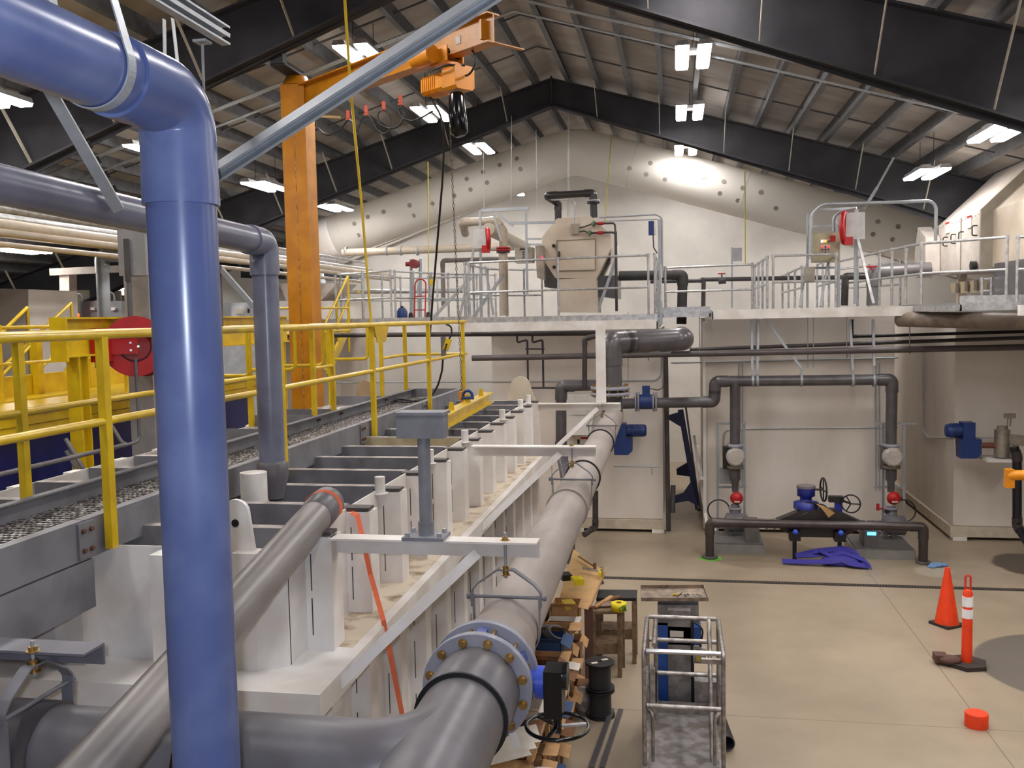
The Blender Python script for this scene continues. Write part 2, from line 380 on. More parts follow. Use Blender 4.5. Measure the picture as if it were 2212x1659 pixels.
for x, y, z, l in [
    (.27, 14.04, 8.0, 'bright twin-panel ceiling light, nearest of the column of three right of the roof peak'),
    (.28, 17.82, 8.0, 'bright twin-panel ceiling light, middle of the column of three right of the peak'),
    (.25, 21.7, 7.98, 'bright twin-panel ceiling light just above the white duct right of the peak'),
    (.25, 24.6, 7.75, 'ceiling light glowing behind the white duct right of the peak'),
    (-4.35, 12.87, 8.0, 'ceiling light above the orange crane boom beside the dark frame'),
    (-4.36, 16.66, 8.0, 'ceiling light behind the black chain bag of the hoist'),
    (-4.27, 20.28, 8.0, 'ceiling light just above the white duct left of the peak'),
    (-4.3, 24.6, 7.6, 'ceiling light glowing behind the white duct left of the peak'),
    (-7.9, 17.2, 6.92, 'ceiling light seen just left of the orange crane column'),
    (-7.9, 20.9, 6.92, 'ceiling light just right of the orange crane column'),
    (-8.1, 24.6, 6.85, 'ceiling light glowing behind the closed left end of the white duct'),
    (4.34, 13.66, 6.62, 'twin-panel ceiling light at the right edge, nearest of the right row'),
    (4.34, 17.4, 6.62, 'twin-panel ceiling light hung above the right machine hopper'),
    (4.3, 24.5, 6.3, 'ceiling light mostly hidden behind the red hose reel on the right platform'),
    (-12.6, 16.2, 5.75, 'ceiling light at the far left edge under the grey pipe'),
    (-15.3, 24.5, 5.3, 'small distant ceiling light left of the hanging grey control box')]:
    fixture(x, y, z, l)
for x, y, z in [(.27, 2.6, 8.0), (-4.35, 1.5, 8.0), (.27, 10.2, 8.0), (-4.35, 9.1, 8.0), (.27, 6.4, 8.0), (-4.35, 5.3, 8.0), (-7.9, 13.4, 6.95), (-7.9, 9.6, 6.95),
    (-7.9, 5.8, 6.95), (4.34, 9.8, 6.62), (4.34, 6.0, 6.62), (8.6, 14.0, 5.5), (2.2, 12.0, 7.4), (6.5, 8.0, 6.1), (8.6, 11.0, 5.6), (8.6, 17.0, 5.4), (8.6, 5.0, 5.6)]:
    fixture(x, y, z, 'added ceiling light that brightens the work floor, above or beside the view', 'added ceiling lights outside the view')  # continued lamp rows plus extra lamps, added to brighten foreground and rear tanks

# ---------------------------------------------------------------- white fabric duct under the end gable
dm = bpy.data.materials.new('white_duct_fabric'); dm.use_nodes = True
def duct_nodes():
    nt = dm.node_tree; n = nt.nodes; b = n['Principled BSDF']; b.inputs['Base Color'].default_value = (*lin((226, 221, 213)), 1); b.inputs['Roughness'].default_value = .5
    tr = n.new('ShaderNodeBsdfTranslucent'); tr.inputs[0].default_value = (*lin((236, 230, 220)), 1)
    mx = n.new('ShaderNodeMixShader'); mx.inputs[0].default_value = .28
    nt.links.new(b.outputs[0], mx.inputs[1]); nt.links.new(tr.outputs[0], mx.inputs[2]); nt.links.new(mx.outputs[0], n['Material Output'].inputs['Surface'])
duct_nodes()
DY, DR = 23.0, .56
zc = lambda x: 8.33 - .305*abs(x-XR)
du = thing('fabric_duct', 'large white translucent fabric air duct running under the far gable', 'duct', (XR, DY, zc(XR)-DR))
dp = [(x, DY, zc(x)) for x in (-9.0, -6.5, -4.2)] + fil([(-3.8, DY, zc(-3.8)), (XR, DY, zc(XR)), (-1.1, DY, zc(-1.1))], 1.2, 6) + [(x, DY, zc(x)) for x in (2, 5, 8.5)]
ob('duct_sleeve', MB().tube(dp, DR, 40), dm, du)
e0 = V((-9.0, DY, zc(-9.0))); ed = (V(dp[0])-V(dp[1])).normalized()
ob('end_collar', MB().tube([e0-ed*.35, e0-ed*.3, e0+ed*.25, e0+ed*.3], DR*1.02, 40, True, [DR*1.005, DR*1.03, DR*1.03, DR*1.0]), WHITE, du)
seam = MB()
for x in (-8.4, -6.0, -4.2, -1.0, 1.6, 4.1): seam.torus((x, DY, zc(x)), (1, 0, -.305 if x > XR else .305), DR+.002, .006, 40, 6)
ob('seam', seam, PAPER, du)
nz = mat('nozzle_grey', (150, 140, 132), .6)
for px, py in ((796, 469), (767, 484), (774, 508), (886, 444), (830, 458), (893, 466), (935, 440), (982, 423), (1009, 387), (1017, 410), (1044, 372), (1053, 395), (1080, 357), (1117, 343), (1125, 366),
               (1360, 364), (1396, 377), (1436, 388), (1443, 363), (1405, 353), (1490, 374), (1520, 383), (1563, 393), (1555, 418), (1604, 407), (1643, 416), (1676, 450), (1594, 433), (1895, 479), (1939, 490), (1886, 506), (1928, 517), (1984, 500)):
    p = P(px, py, Y=DY-DR*.9); c0 = V((p.x, DY, zc(p.x))); dz = max(-.85, min(.85, (p.z-c0.z)/DR)); a = math.asin(dz)
    nn = V((0, -math.cos(a), math.sin(a)))
    ob('air_nozzle', MB().cyl(c0+nn*(DR-.01), c0+nn*(DR+.008), .055, n=14), nz, du)
ob('inlet_elbow', MB().tube(fil([e0+ed*.25, e0+ed*.8, e0+ed*.8+V((-.3, 1.6, -1.2))], .6, 8), .5, 24), GALV, du)
# ---------------------------------------------------------------- near process pipes
def smudge_pipe(): pass
A = V((-1.585, 2.8, 4.95))
t = run('process_pipe', 'thick glossy blue-grey pipe with an elbow, nearest the viewer at the left', 'pipe',
        [(-1.41, .1, 4.87), (-1.345, 2.38, 4.86), (-1.345, 2.38, .02)], .0935, PVCB, bend=.2, n=40, sock=1.1)
B = [(-2.75, .6, 4.9), (-2.65, 5.7, 4.77), (-2.65, 5.7, 3.3)]
t2 = run('process_pipe', 'slimmer grey pipe that bends down behind the thick blue one into the white tank', 'pipe', B, .084, mat('blue_grey_pvc_two', (116, 118, 136), .28, c2=(104, 106, 124)), bend=.14, n=32, sock=1.13)
ob('reducer', MB().tube([(-2.65, 5.7, 3.33), (-2.65, 5.7, 3.31), (-2.65, 5.7, 3.22), (-2.65, 5.7, 3.15), (-2.65, 5.7, 3.09), (-2.65, 5.7, 3.08)], .1, 32, True, [.085, .102, .102, .082, .066, .064]), PVCG, t2)
ob('lower_pipe', MB().cyl((-2.65, 5.7, 3.07), (-2.65, 5.7, 2.3), .058, n=28), PVCD, t2)
def band(name, label, c, ax, r, wd, top, m=GALV, spread=.02):
    """clamp band round a horizontal pipe with two straps up to a point"""
    ax = V(ax).normalized(); sd = ax.cross(V((0, 0, 1))).normalized(); up = V((0, 0, 1)); c = V(c); rr = r+.003
    pts = [c + V(top)]+arc(c, sd, up, rr, math.pi*.12, -math.pi*1.12, 30)+[c + V(top) - sd*spread]
    return solo(name, MB().strip(pts, ax, wd, .004), m, label, 'hanger')
band('pipe_hanger', 'galvanised strap hanger looped round the thick blue pipe', (-1.352, 2.03, 4.86), (.02, 1, 0), .0935, .03, (-.05, 0, .55), spread=.1)
band('pipe_hanger', 'galvanised strap hanger round the slimmer grey pipe beside the blue one', (-2.67, 4.72, 4.8), (.02, 1, 0), .084, .03, (.0, 0, 1.1), spread=.05)
for nm, X, Y, Z, top in (('a', -2.78, 3.3, 4.93, 8.4),):
    solo('hanger_strut', MB().bar((X, Y, Z), (X, Y, 7.9), .03, .03), GALV, 'thin upright strut seen between the two blue-grey pipes', 'strut')
def strut(p0, p1, up=(0, 0, 1), k=1.0, flip=1):
    a, t, l = .0205*k, .0028*k, .009*k
    po = [(-a, -a), (a, -a), (a, a), (a-l, a), (a-l, a-t), (a-t, a-t), (a-t, -a+t), (-a+t, -a+t), (-a+t, a-t), (-a+l, a-t), (-a+l, a), (-a, a)]
    return MB().sec(p0, p1, [(q*flip, r_) for q, r_ in po], up)
solo('channel_strut', strut(P(440, 392, D=2.9), P(1120, -50, D=2.55), up=(.3, -.6, -.7)), GALV, 'long galvanised channel strut crossing diagonally in front of the orange crane', 'strut')
e = P(488, 68, D=4.1); e2 = P(488, 88, D=4.1)
db = thing('double_strut', 'pair of back-to-back channel struts ending at the top left', 'strut', e)
ob('strut', strut(e, e+V((0, -3.6, 0)), up=(1, 0, 0)), GALV, db); ob('strut', strut(e2, e2+V((0, -3.6, 0)), up=(1, 0, 0)), GALV, db)
solo('threaded_rod', MB().cyl(P(437, 95, D=4.0), P(448, 420, D=4.3), .006, n=8).box(*[c for q in zip(P(437, 88, D=4.0)-V((.03, .03, .01)), P(437, 88, D=4.0)+V((.03, .03, .0))) for c in q]), GALV, 'threaded rod hanging from the double strut at the top left', 'rod')
s0, s1 = P(92, 145, D=3.9), P(268, 452, D=4.3)
ss = MB().angle(s0, s1, .05, .05, .004, up=(.2, -.9, .4))
sl = thing('slotted_strut', 'slotted galvanised brace slanting down behind the blue pipe elbow', 'strut', s1)
ob('angle_section', ss, GALV, sl)
sm = MB(); dd = (s1-s0)
for k in range(1, 9):
    c = s0 + dd*(k/9.5) + V((.018, -.005, 0)); sm.obox(c+(EYE-c).normalized()*.012, (.034, .012, .003), dd, (EYE-c))
o = ob('slot', sm, BLK, sl); o['kind'] = 'stuff'
# grey building post and control box behind the pipes
gp = thing('support_post', 'pale grey steel post behind the blue pipe at the left', 'post', P(300, 700, Y=9.6))
q = P(300, 520, Y=9.6)
ob('post', MB().ibeam((q.x, 9.6, 0), (q.x, 9.6, P(300, 478, Y=9.6).z), .3, .2, .02, up=(0, 1, 0)), mat('pale_grey_paint', (150, 146, 144), .5), gp)
cbx = P(296, 548, Y=9.2)
bx = thing('control_box', 'grey electrical box with a hanging cable loop on the grey post', 'electrical box', cbx)
ob('box', MB().box(cbx.x-.16, cbx.x+.16, 9.1, 9.35, cbx.z-.24, cbx.z+.25), mat('box_grey', (150, 148, 150), .4), bx)
ob('lever', MB().bar((cbx.x-.04, 9.07, cbx.z+.15), (cbx.x-.04, 9.07, cbx.z-.3), .05, .03, up=(0, 1, 0)), PVCD, bx)
ob('cable_loop', MB().tube(fil([(cbx.x-.05, 9.1, cbx.z-.25), (cbx.x-.05, 9.1, cbx.z-.8), (cbx.x+.3, 9.1, cbx.z-.95), (cbx.x+.42, 9.1, cbx.z-.5)], .2), .028, 10), PVCG, bx)

solo('slim_post', MB().bar(P(473, 572, D=7.5), P(477, 705, D=7.5), .03, .03, up=(0, 1, 0)), PVCD, 'slim dark post between the two blue-grey pipes', 'post')
solo('sloping_strut', MB().bar(P(478, 582, D=7.5), P(548, 662, D=7.5), .04, .03, up=(0, 1, 0)), GALV, 'short bright galvanised strut sloping down behind the slimmer grey pipe', 'strut')
# sloping capped pipe strapped to the tank
d0, d1 = P(185, 1690, D=2.6), P(707, 1087, D=5.3)
dg = thing('sloping_pipe', 'worn grey pipe with a rounded cap sloping up over the tank edge', 'pipe', d0)
du_ = (d1-d0).normalized(); d0 = d0 - du_*.9
ob('pipe', MB().cyl(d0, d1-du_*.02, .092, n=40), PVCL if 0 else mat('worn_grey_pvc', (136, 128, 124), .36, c2=(104, 98, 96), scale=3.5, lo=.38, hi=.62, stretch=(1, .3, 1)), dg)
cp = [d1-du_*.28, d1-du_*.275, d1-du_*.02] + [d1+du_*(.06*math.sin(a)-.0) for a in (.2, .6, 1.0, 1.3)]
ob('cap', MB().tube(cp, .1, 40, True, [.093, .097, .097, .095, .085, .062, .03]), PVCG, dg)
sp = d1-du_*.1
up = V((0, 0, 1)); sd = du_.cross(up).normalized(); uu = sd.cross(du_)
loop = arc(sp, sd, uu, .1, math.pi*.98, -.35, 18)
path = loop + [P(728, 1092, X=-2.05), P(772, 1113, X=-1.86), P(787, 1180, X=-1.785), P(800, 1240, X=-1.785), P(828, 1340, X=-1.66), P(846, 1430, X=-1.65), P(872, 1560, X=-1.63), P(884, 1640, X=-1.62)]
ob_ = solo('tie_down_strap', MB().strip(path, (.55, .35, .35), .03, .003), STRAPM, 'bright orange webbing strap round the pipe cap, hanging down the tank side', 'strap')
# ---------------------------------------------------------------- big grey main with valve
MX, MZ, R12 = -.865, 2.64, .162
MAINM = mat('main_pipe_pvc', (156, 146, 140), .5, c2=(134, 124, 118), scale=3.2, lo=.4, hi=.66, stretch=(1, .35, 1), bump=.02, bscale=8, spec=.3)
mp = thing('main_pipe', 'large dusty grey pipe running beside the white tank toward the back', 'pipe', (MX, 8, MZ-.17))
xm = lambda y: MX-.012*(y-4)
ob('pipe', MB().tube([(xm(4.05), 4.05, MZ), (xm(14.7), 14.7, MZ)], R12, 48), MAINM, mp)
ob('coupling', MB().tube([(xm(4.05), 4.07, MZ), (xm(4.1), 4.36, MZ), (xm(4.1), 4.37, MZ)], .175, 48, True, [.176, .176, .163]), MAINM, mp)
for y in (7.55, 9.1, 11.6): ob('joint_band', MB().ring((xm(y), y, MZ), (0, 1, 0), .178, .16, .03, 48), BLK if y > 8 else MAINM, mp)
fn = thing('pipe_tee', 'big glossy grey pipe fitting joining the left branch and the flange at the bottom', 'pipe', (MX, 3.3, MZ-.2))
ob('main_leg', MB().cyl((MX+.02, 1.6, MZ), (MX, 3.72, MZ), .176, n=48), PVCG, fn)
ob('branch_leg', MB().tube(fil([(MX, 3.62, MZ), (MX+.005, 3.05, MZ), (-1.75, 3.05, MZ)], .34, 14), .176, 48), PVCG, fn)
ob('collar', MB().tube([(MX, 3.5, MZ), (MX, 3.52, MZ), (MX, 3.8, MZ)], .19, 48, True, [.178, .192, .192]), PVCG, fn)
ob('collar', MB().ring((MX, 3.505, MZ), (0, 1, 0), .195, .17, .015, 48), BLK, fn)
bp = thing('branch_pipe', 'thick grey pipe along the bottom left passing under the pipe hanger', 'pipe', (-3, 3.05, MZ-.17))
ob('pipe', MB().cyl((-1.7, 3.05, MZ), (-5.2, 3.05, MZ), R12, n=48), PVCG, bp)
ob('joint_band', MB().ring((-1.76, 3.05, MZ), (1, 0, 0), .184, .16, .018, 48), BLK, bp)
ob('coupling', MB().cyl((-2.35, 3.05, MZ), (-2.62, 3.05, MZ), .176, n=48), PVCD, bp)
# butterfly valve
bv = thing('butterfly_valve', 'blue butterfly valve bolted between two round grey flanges', 'valve', (MX, 3.9, MZ-.24))
FR = .243
for y in (3.83, 3.99): ob('flange', MB().ring((MX, y, MZ), (0, 1, 0), FR, .165, .045, 56), FLANGE, bv)
ob('valve_body', MB().ring((MX, 3.91, MZ), (0, 1, 0), .2, .15, .11, 48), BLUB, bv)
for k in range(12):
    a = 2*math.pi*(k+.5)/12; c = V((MX+.212*math.cos(a), 3.8, MZ+.212*math.sin(a)))
    ob('bolt', MB().cyl(c, c-V((0, .006, 0)), .021, n=16).cyl(c-V((0, .006, 0)), c-V((0, .02, 0)), .0155, n=6).cyl(c, c+V((0, .22, 0)), .009, n=8), BRASS, bv)
    if k % 2 == 0: ob('body_lug', MB().obox(V((MX+.2*math.cos(a+.26), 3.91, MZ+.2*math.sin(a+.26))), (.05, .1, .04), (math.cos(a), 0, math.sin(a)), (-math.sin(a), 0, math.cos(a))), BLUB, bv)
ob('valve_neck', MB().cyl((MX+.2, 3.92, MZ), (MX+.27, 3.92, MZ), .05, n=24).cyl((MX+.25, 3.92, MZ), (MX+.285, 3.92, MZ), .072, n=24), BLUV, bv)
gbx = MB().box(MX+.285, MX+.365, 3.86, 3.99, MZ-.14, MZ+.07).cyl((MX+.365, 3.93, MZ+.03), (MX+.385, 3.93, MZ+.03), .06, n=20)
ob('gear_box', gbx, BLKG, bv)
hwc = V((MX+.335, 3.93, MZ-.2))
hw = MB().torus(hwc, (0, 0, 1), .138, .009, 48, 10).cyl(hwc+V((0, 0, -.02)), hwc+V((0, 0, .06)), .02, n=16)
ob('hand_wheel', hw, BLKG, bv)
for a in (.3, 2.4, 4.5): ob('spoke', MB().bar(hwc, hwc+V((math.cos(a), math.sin(a), 0))*.135, .018, .009), ALU if a == .3 else BLKG, bv)
tg = P(1112, 1600, Y=3.75)
solo('paper_tag', MB().obox(tg, (.035, .002, .07), (1, 0, .3), (-.3, 0, 1)), PAPER, 'small paper tag hanging below the blue valve flange', 'tag')

# clevis hangers
def clevis(label, c, ax, r, rodtop, m=GREYB, w=.042, nuts=True):
    ax = V(ax).normalized(); sd = ax.cross(V((0, 0, 1))).normalized(); z = V((0, 0, 1)); c = V(c)
    t = thing('clevis_hanger', label, 'hanger', c, None)
    R = r+.008; yb = R*1.0
    ob('lower_strap', MB().strip([c+sd*R+z*yb] + arc(c, sd, z, R, 0, -math.pi, 24) + [c-sd*R+z*yb], ax, w, .006), m, t)
    yk = [c-sd*(R+.008)+z*(yb-.05), c-sd*(R+.008)+z*(yb+.03), c-sd*(R*.86)+z*(yb+.07), c-sd*.04+z*(yb+.145), c+sd*.04+z*(yb+.145), c+sd*(R*.86)+z*(yb+.07), c+sd*(R+.008)+z*(yb+.03), c+sd*(R+.008)+z*(yb-.05)]
    ob('yoke', MB().strip(fil(yk, .03, 4), ax, w, .008), m, t)
    ob('cross_bolt', MB().cyl(c-sd*(R+.035)+z*yb, c+sd*(R+.035)+z*yb, .009, n=10).cyl(c-sd*(R+.035)+z*yb, c-sd*(R+.02)+z*yb, .016, n=6).cyl(c+sd*(R+.02)+z*yb, c+sd*(R+.035)+z*yb, .016, n=6), m, t)
    ob('rod', MB().cyl(c+z*(yb+.1), V((c.x, c.y, rodtop+.04)), .0085, n=10), GALV, t)
    for zz in (rodtop+.008, c.z+yb+.155, c.z+yb+.125): ob('nut', MB().cyl((c.x, c.y, zz-.008), (c.x, c.y, zz+.01), .017, n=6).ring((c.x, c.y, zz-.008), (0, 0, 1), .025, .008, .004, 16), BRASS, t)
    return t
BT = 3.11
BRY = (4.58, 8.02, 12.0)
for i, y in enumerate(BRY):
    clevis(('grey clevis hanger nearest the viewer holding the large main pipe', 'clevis hanger holding the main pipe under the middle white bracket', 'clevis hanger holding the main pipe under the farthest white bracket')[i],
           (xm(y), y, MZ), (0, 1, 0), .164, BT)
clevis('grey clevis hanger round the branch pipe at the bottom left corner', (-2.42, 3.05, MZ), (1, 0, 0), .176, 3.02, w=.05)
hb = P(150, 1372, Z=3.02)
an = MB().angle((-4.4, 3.17, 3.02), (-2.2, 3.17, 3.02), .13, .085, .01, up=(0, 0, 1), flip=1)
solo('angle_bracket', an, mat('angle_grey', (110, 108, 118), .5), 'dark grey steel angle bracket carrying the rod at the bottom left', 'bracket')
# white brackets off the tank
for i, y in enumerate(BRY):
    t = thing('tank_bracket', ('white cantilever bracket nearest the viewer with a pipe stand on it', 'white cantilever bracket over the middle of the main pipe', 'farthest white cantilever bracket under the upright post')[i], 'bracket', (-1.3, y, 3))
    xe = (-.70, -.70, -.72)[i]
    ob('arm', MB().angle((xe, y+.055, BT), (-1.81, y+.055, BT), .11, .1, .011, flip=-1), WHITE, t)
    ob('brace', MB().bar((-1.02, y, BT-.07), (-1.68, y-.3, 2.43), .055, .045, up=(0, 1, 0)), WHITE, t)
solo('platform_post', MB().box(-1.03, -.91, 11.98, 12.1, 3.115, 4.13), WHITE, 'white square upright post between the farthest bracket and the platform', 'post')
# pipe stand
ps = thing('pipe_stand', 'grey pedestal with a rectangular head bolted on the nearest bracket', 'stand', (-1.29, 4.58, 3.11))
ob('base_plate', MB().box(-1.40, -1.18, 4.5, 4.66, 3.112, 3.13), GREYP, ps)
ob('post', MB().cyl((-1.29, 4.58, 3.13), (-1.29, 4.58, 3.64), .033, n=24).cyl((-1.29, 4.58, 3.13), (-1.29, 4.58, 3.2), .041, n=24), GREYP, ps)
ob('head', MB().box(-1.42, -1.17, 4.53, 4.63, 3.64, 3.76), GREYP, ps); ob('head_plate', MB().box(-1.425, -1.165, 4.52, 4.66, 3.76, 3.775), GREYP, ps)
for dx, dy in ((-.085, -.055), (.085, -.055), (-.085, .055), (.085, .055)): ob('anchor_bolt', MB().cyl((-1.29+dx, 4.58+dy, 3.13), (-1.29+dx, 4.58+dy, 3.15), .013, n=6), GALV, ps)
# ---------------------------------------------------------------- white process tank
TX0, TX1, TY0, TY1, TZ = -4.58, -1.95, 4.32, 12.1, 3.13
pt = thing('process_tank', 'long white ribbed steel tank with grey cross beams over the top', 'tank', (-3.3, 8, 0))
ob('side_wall', MB().box(TX1-.01, TX1, TY0, TY1, 0, TZ), WHITE, pt)
ob('side_wall', MB().box(TX0, TX0+.01, TY0, TY1, 0, TZ), WHITE, pt)
ob('end_wall', MB().box(TX0, TX1, TY0, TY0+.01, 0, TZ-.03), WHITE, pt)
ob('end_wall', MB().box(TX0, TX1, TY1-.01, TY1, 0, TZ), WHITE, pt)
lg = MB().box(-1.95, -1.66, 3.98, TY1+.1, 2.38, 2.5).box(TX0-.3, -1.95, 3.98, TY0, 2.38, 2.5)
ob('ledge', lg, WHITE, pt)
dirt = mat('ledge_dirt', (206, 192, 172), .8, c2=(128, 104, 74), scale=7, lo=.48, hi=.72)
ob('dust_layer', MB().box(-1.94, -1.72, 4.6, TY1, 2.5, 2.503), dirt, pt)
ob('sludge_surface', MB().box(TX0+.02, TX1-.02, TY0+.02, TY1-.02, 2.3, 2.32), MUD, pt)
rib_y = [4.62+.622*k for k in range(13)]
SLOT = mat('weld_gap', (60, 56, 54), .8)
for k, y in enumerate(rib_y):
    p = ob('rib', MB().box(-1.95, -1.80, y-.075, y+.075, 2.5, TZ-.02).box(-1.95, -1.83, y-.07, y+.07, .02, 2.38), WHITE, pt)
    g = MB()
    for a, b in ((2.58, 2.78), (2.82, 3.02)): g.box(-1.921, -1.915, y-.0765, y-.075, a, b)
    for a in (.4, .8, 1.2, 1.6, 2.0): g.box(-1.921, -1.915, y-.0715, y-.07, a, a+.28)
    ob('weld_slot', g, SLOT, p)['kind'] = 'stuff'
    ob('rib_cap', MB().box(-1.99, -1.81, y-.06, y+.04, TZ-.012, TZ+.004), mat('cap_dark', (70, 64, 64), .5), p)
    cbm = MB().chan((TX0+.02, y, 3.06), (-1.98, y, 3.06), .075, .15, .012, flip=-1)
    ob('beam_dust', MB().box(TX0+.02, -2.0, y+.0, y+.074, 3.135, 3.1365), mat('dust_pale', (176, 166, 160), .8, c2=(140, 132, 128), scale=9), pt)
    ob('cross_beam', cbm, mat('cream_beam', (196, 178, 142), .5) if k == 6 else GREYB, pt)
    ob('rib', MB().box(TX0-.15, TX0, y-.075, y+.075, 2.5, TZ-.02), WHITE, pt)
for x in (-4.35, -3.75, -3.1, -2.55):
    ob('rib', MB().box(x-.08, x+.08, TY0-.14, TY0, 2.5, TZ-.04).box(x-.08, x+.08, TY0-.12, TY0, .02, 2.38), WHITE, pt)
ob('corner_rib', MB().prism([(-1.95, TY0, 2.5), (-1.95, TY0-.02, 2.5), (-2.08, TY0-.1, 2.5), (-2.2, TY0-.1, 2.5), (-2.2, TY0, 2.5)], (0, 0, .6)), WHITE, pt)
for k in (2, 4, 6, 9, 11, 12):
    y = rib_y[k]-.1
    ob('nozzle_stub', MB().cyl((-1.93, y, TZ-.03), (-1.93, y, TZ+.09), .035, n=16).ring((-1.93, y, TZ-.02), (0, 0, 1), .055, .03, .01, 16), WHITE, pt)
def lug(c, w, h, th=.025, hole=.032):
    m = MB(); cx, y, z = c; out = [(cx-w, y, z), (cx+w, y, z)] + [(cx+w*.55*math.cos(a)*1.2, y, z+h-w*.62+w*.62*math.sin(a)) for a in [math.pi*i/10 for i in range(11)]]
    return m.prism(out, (0, th, 0))
lb = P(515, 1195, Y=4.3)
L_ = lug((lb.x, 4.28, 3.0), .11, .36)
lo_ = ob('lifting_lug', L_, WHITE, pt); ob('lug_hole', MB().cyl((lb.x, 4.277, 3.24), (lb.x, 4.2795, 3.24), .02, n=16), BLK, lo_)
l2 = P(1125, 850, Y=12.15); ob('lifting_lug', lug((l2.x, 12.12, 3.13), .2, .33), mat('lug_cream', (210, 196, 172), .6), pt)
l3 = P(790, 838, Y=12.15); ob('lifting_lug', lug((l3.x, 12.12, 3.13), .16, .3), mat('lug_tan', (196, 170, 136), .6), pt)
ob('gusset_plate', MB().box(-1.66, -1.65, TY1+.0, TY1+.1, 1.75, 2.3), WHITE, pt)
wc = thing('white_pipe_stub', 'short white pipe with a clamp band beside the slimmer grey pipe', 'pipe', P(545, 1075, Y=5.4))
q = P(548, 1040, Y=5.5)
ob('pipe', MB().cyl((q.x, 5.5, q.z-.22), (q.x, 5.5, q.z+.06), .085, n=28), WHITE, wc)
ob('clamp_band', MB().ring((q.x, 5.5, q.z-.14), (0, 0, 1), .093, .08, .03, 28), STAIN, wc)

# ---------------------------------------------------------------- walkway with yellow railing
WX0, WX1, WY0, WY1, WZ = -3.67, -2.93, 1.1, 12.47, 3.28
wk = thing('walkway', 'grey steel walkway with open grating and yellow handrails above the tank', 'walkway', (-3.57, 7, 3))
for x, fl_ in ((WX1, -1), (WX0, 1)):
    ys = [WY0, 4.11, 8.27, 10.44, WY1] if x == WX1 else [WY0, 7.85, 9.0, 9.65, 11.27, WY1]
    for a, b in zip(ys[:-1], ys[1:]):
        if x == WX0 and a in (9.75, 12.2) and 0: continue
        ob('side_channel', MB().chan((x, a+.005, 3.18), (x, b-.005, 3.18), .06, .2, .01, flip=(-1 if x == WX1 else 1)), GREYB, wk)
    for yj in ys[1:-1]:
        sp_ = ob('splice_plate', MB().box(x+(.0 if x == WX1 else -.012), x+(.012 if x == WX1 else 0), yj-.06, yj+.06, 3.09, 3.27), GREYB, wk)
        for zz in (3.13, 3.23): [ob('bolt', MB().cyl((x+.012, yj+dy_, zz), (x+.028, yj+dy_, zz), .013, n=6), mat('rusty_bolt', (96, 62, 44), .7), sp_) for dy_ in (-.03, .03)]
gr = MB()
x = WX0+.03
while x < WX1-.02:
    gr.box(x, x+.006, WY0, WY1, 3.145, 3.17); x += .034
y = WY0
while y < WY1:
    gr.box(WX0+.02, WX1-.02, y, y+.012, 3.15, 3.173); y += .05
gm = bpy.data.materials.new('grating_galv'); gm.use_nodes = True
def gnodes():
    nt = gm.node_tree; n = nt.nodes; b = n['Principled BSDF']; g = n.new('ShaderNodeNewGeometry'); vo = n.new('ShaderNodeTexVoronoi'); vo.inputs['Scale'].default_value = 42
    nt.links.new(g.outputs['Position'], vo.inputs['Vector']); r = n.new('ShaderNodeValToRGB'); r.color_ramp.elements[0].color = (.75, .7, .66, 1); r.color_ramp.elements[1].color = (.16, .14, .13, 1)
    r.color_ramp.elements[0].position = .2; r.color_ramp.elements[1].position = .6; nt.links.new(vo.outputs['Distance'], r.inputs[0]); nt.links.new(r.outputs[0], b.inputs['Base Color'])
    b.inputs['Metallic'].default_value = .5; b.inputs['Roughness'].default_value = .4
gnodes()
ob('grating', gr, gm, wk)
ob('under_pan', MB().box(WX0+.02, WX1-.02, WY0, WY1, 3.138, 3.144), GREYB, wk)
ob('support_beam', MB().box(-2.95, -2.93, 1.1, 4.17, 2.82, 3.07), GREYB, wk)
RX = -2.89
def rail_tube(pts, r=.024, b=.05): return MB().tube(fil(pts, b, 5), r, 14)
for y in (4.27, 6.42, 8.52, 10.58, 12.38): ob('rail_post', MB().box(RX-.021, RX+.021, y-.026, y+.026, 3.1, 4.2), YEL, wk)
ob('top_rail', rail_tube([(RX, 1.1, 4.204), (RX, 12.52, 4.204)]), YEL, wk)
ob('mid_rail', rail_tube([(RX, 1.1, 3.76), (RX, 12.56, 3.76)], .021), YEL, wk)
LX = -3.72
for y in (2.96, 4.71, 6.33, 7.81, 9.06, 9.61, 11.32, 12.38): ob('rail_post', MB().box(LX-.022, LX+.022, y-.025, y+.025, 3.18, 4.2), YEL, wk)
ob('top_rail', rail_tube([(LX, 1.1, 4.204), (LX, 7.85, 4.204)]), YEL, wk)
for a, b in ((1.1, 7.8), (9.06, 9.61), (11.3, 12.4)): ob('mid_rail', rail_tube([(LX, a, 3.76), (LX, b, 3.76)], .02), YEL, wk)
for a, b in ((8.97, 9.7), (11.27, 12.45)): ob('top_rail', rail_tube([(LX, a, 4.204), (LX, b, 4.204)]), YEL, wk)
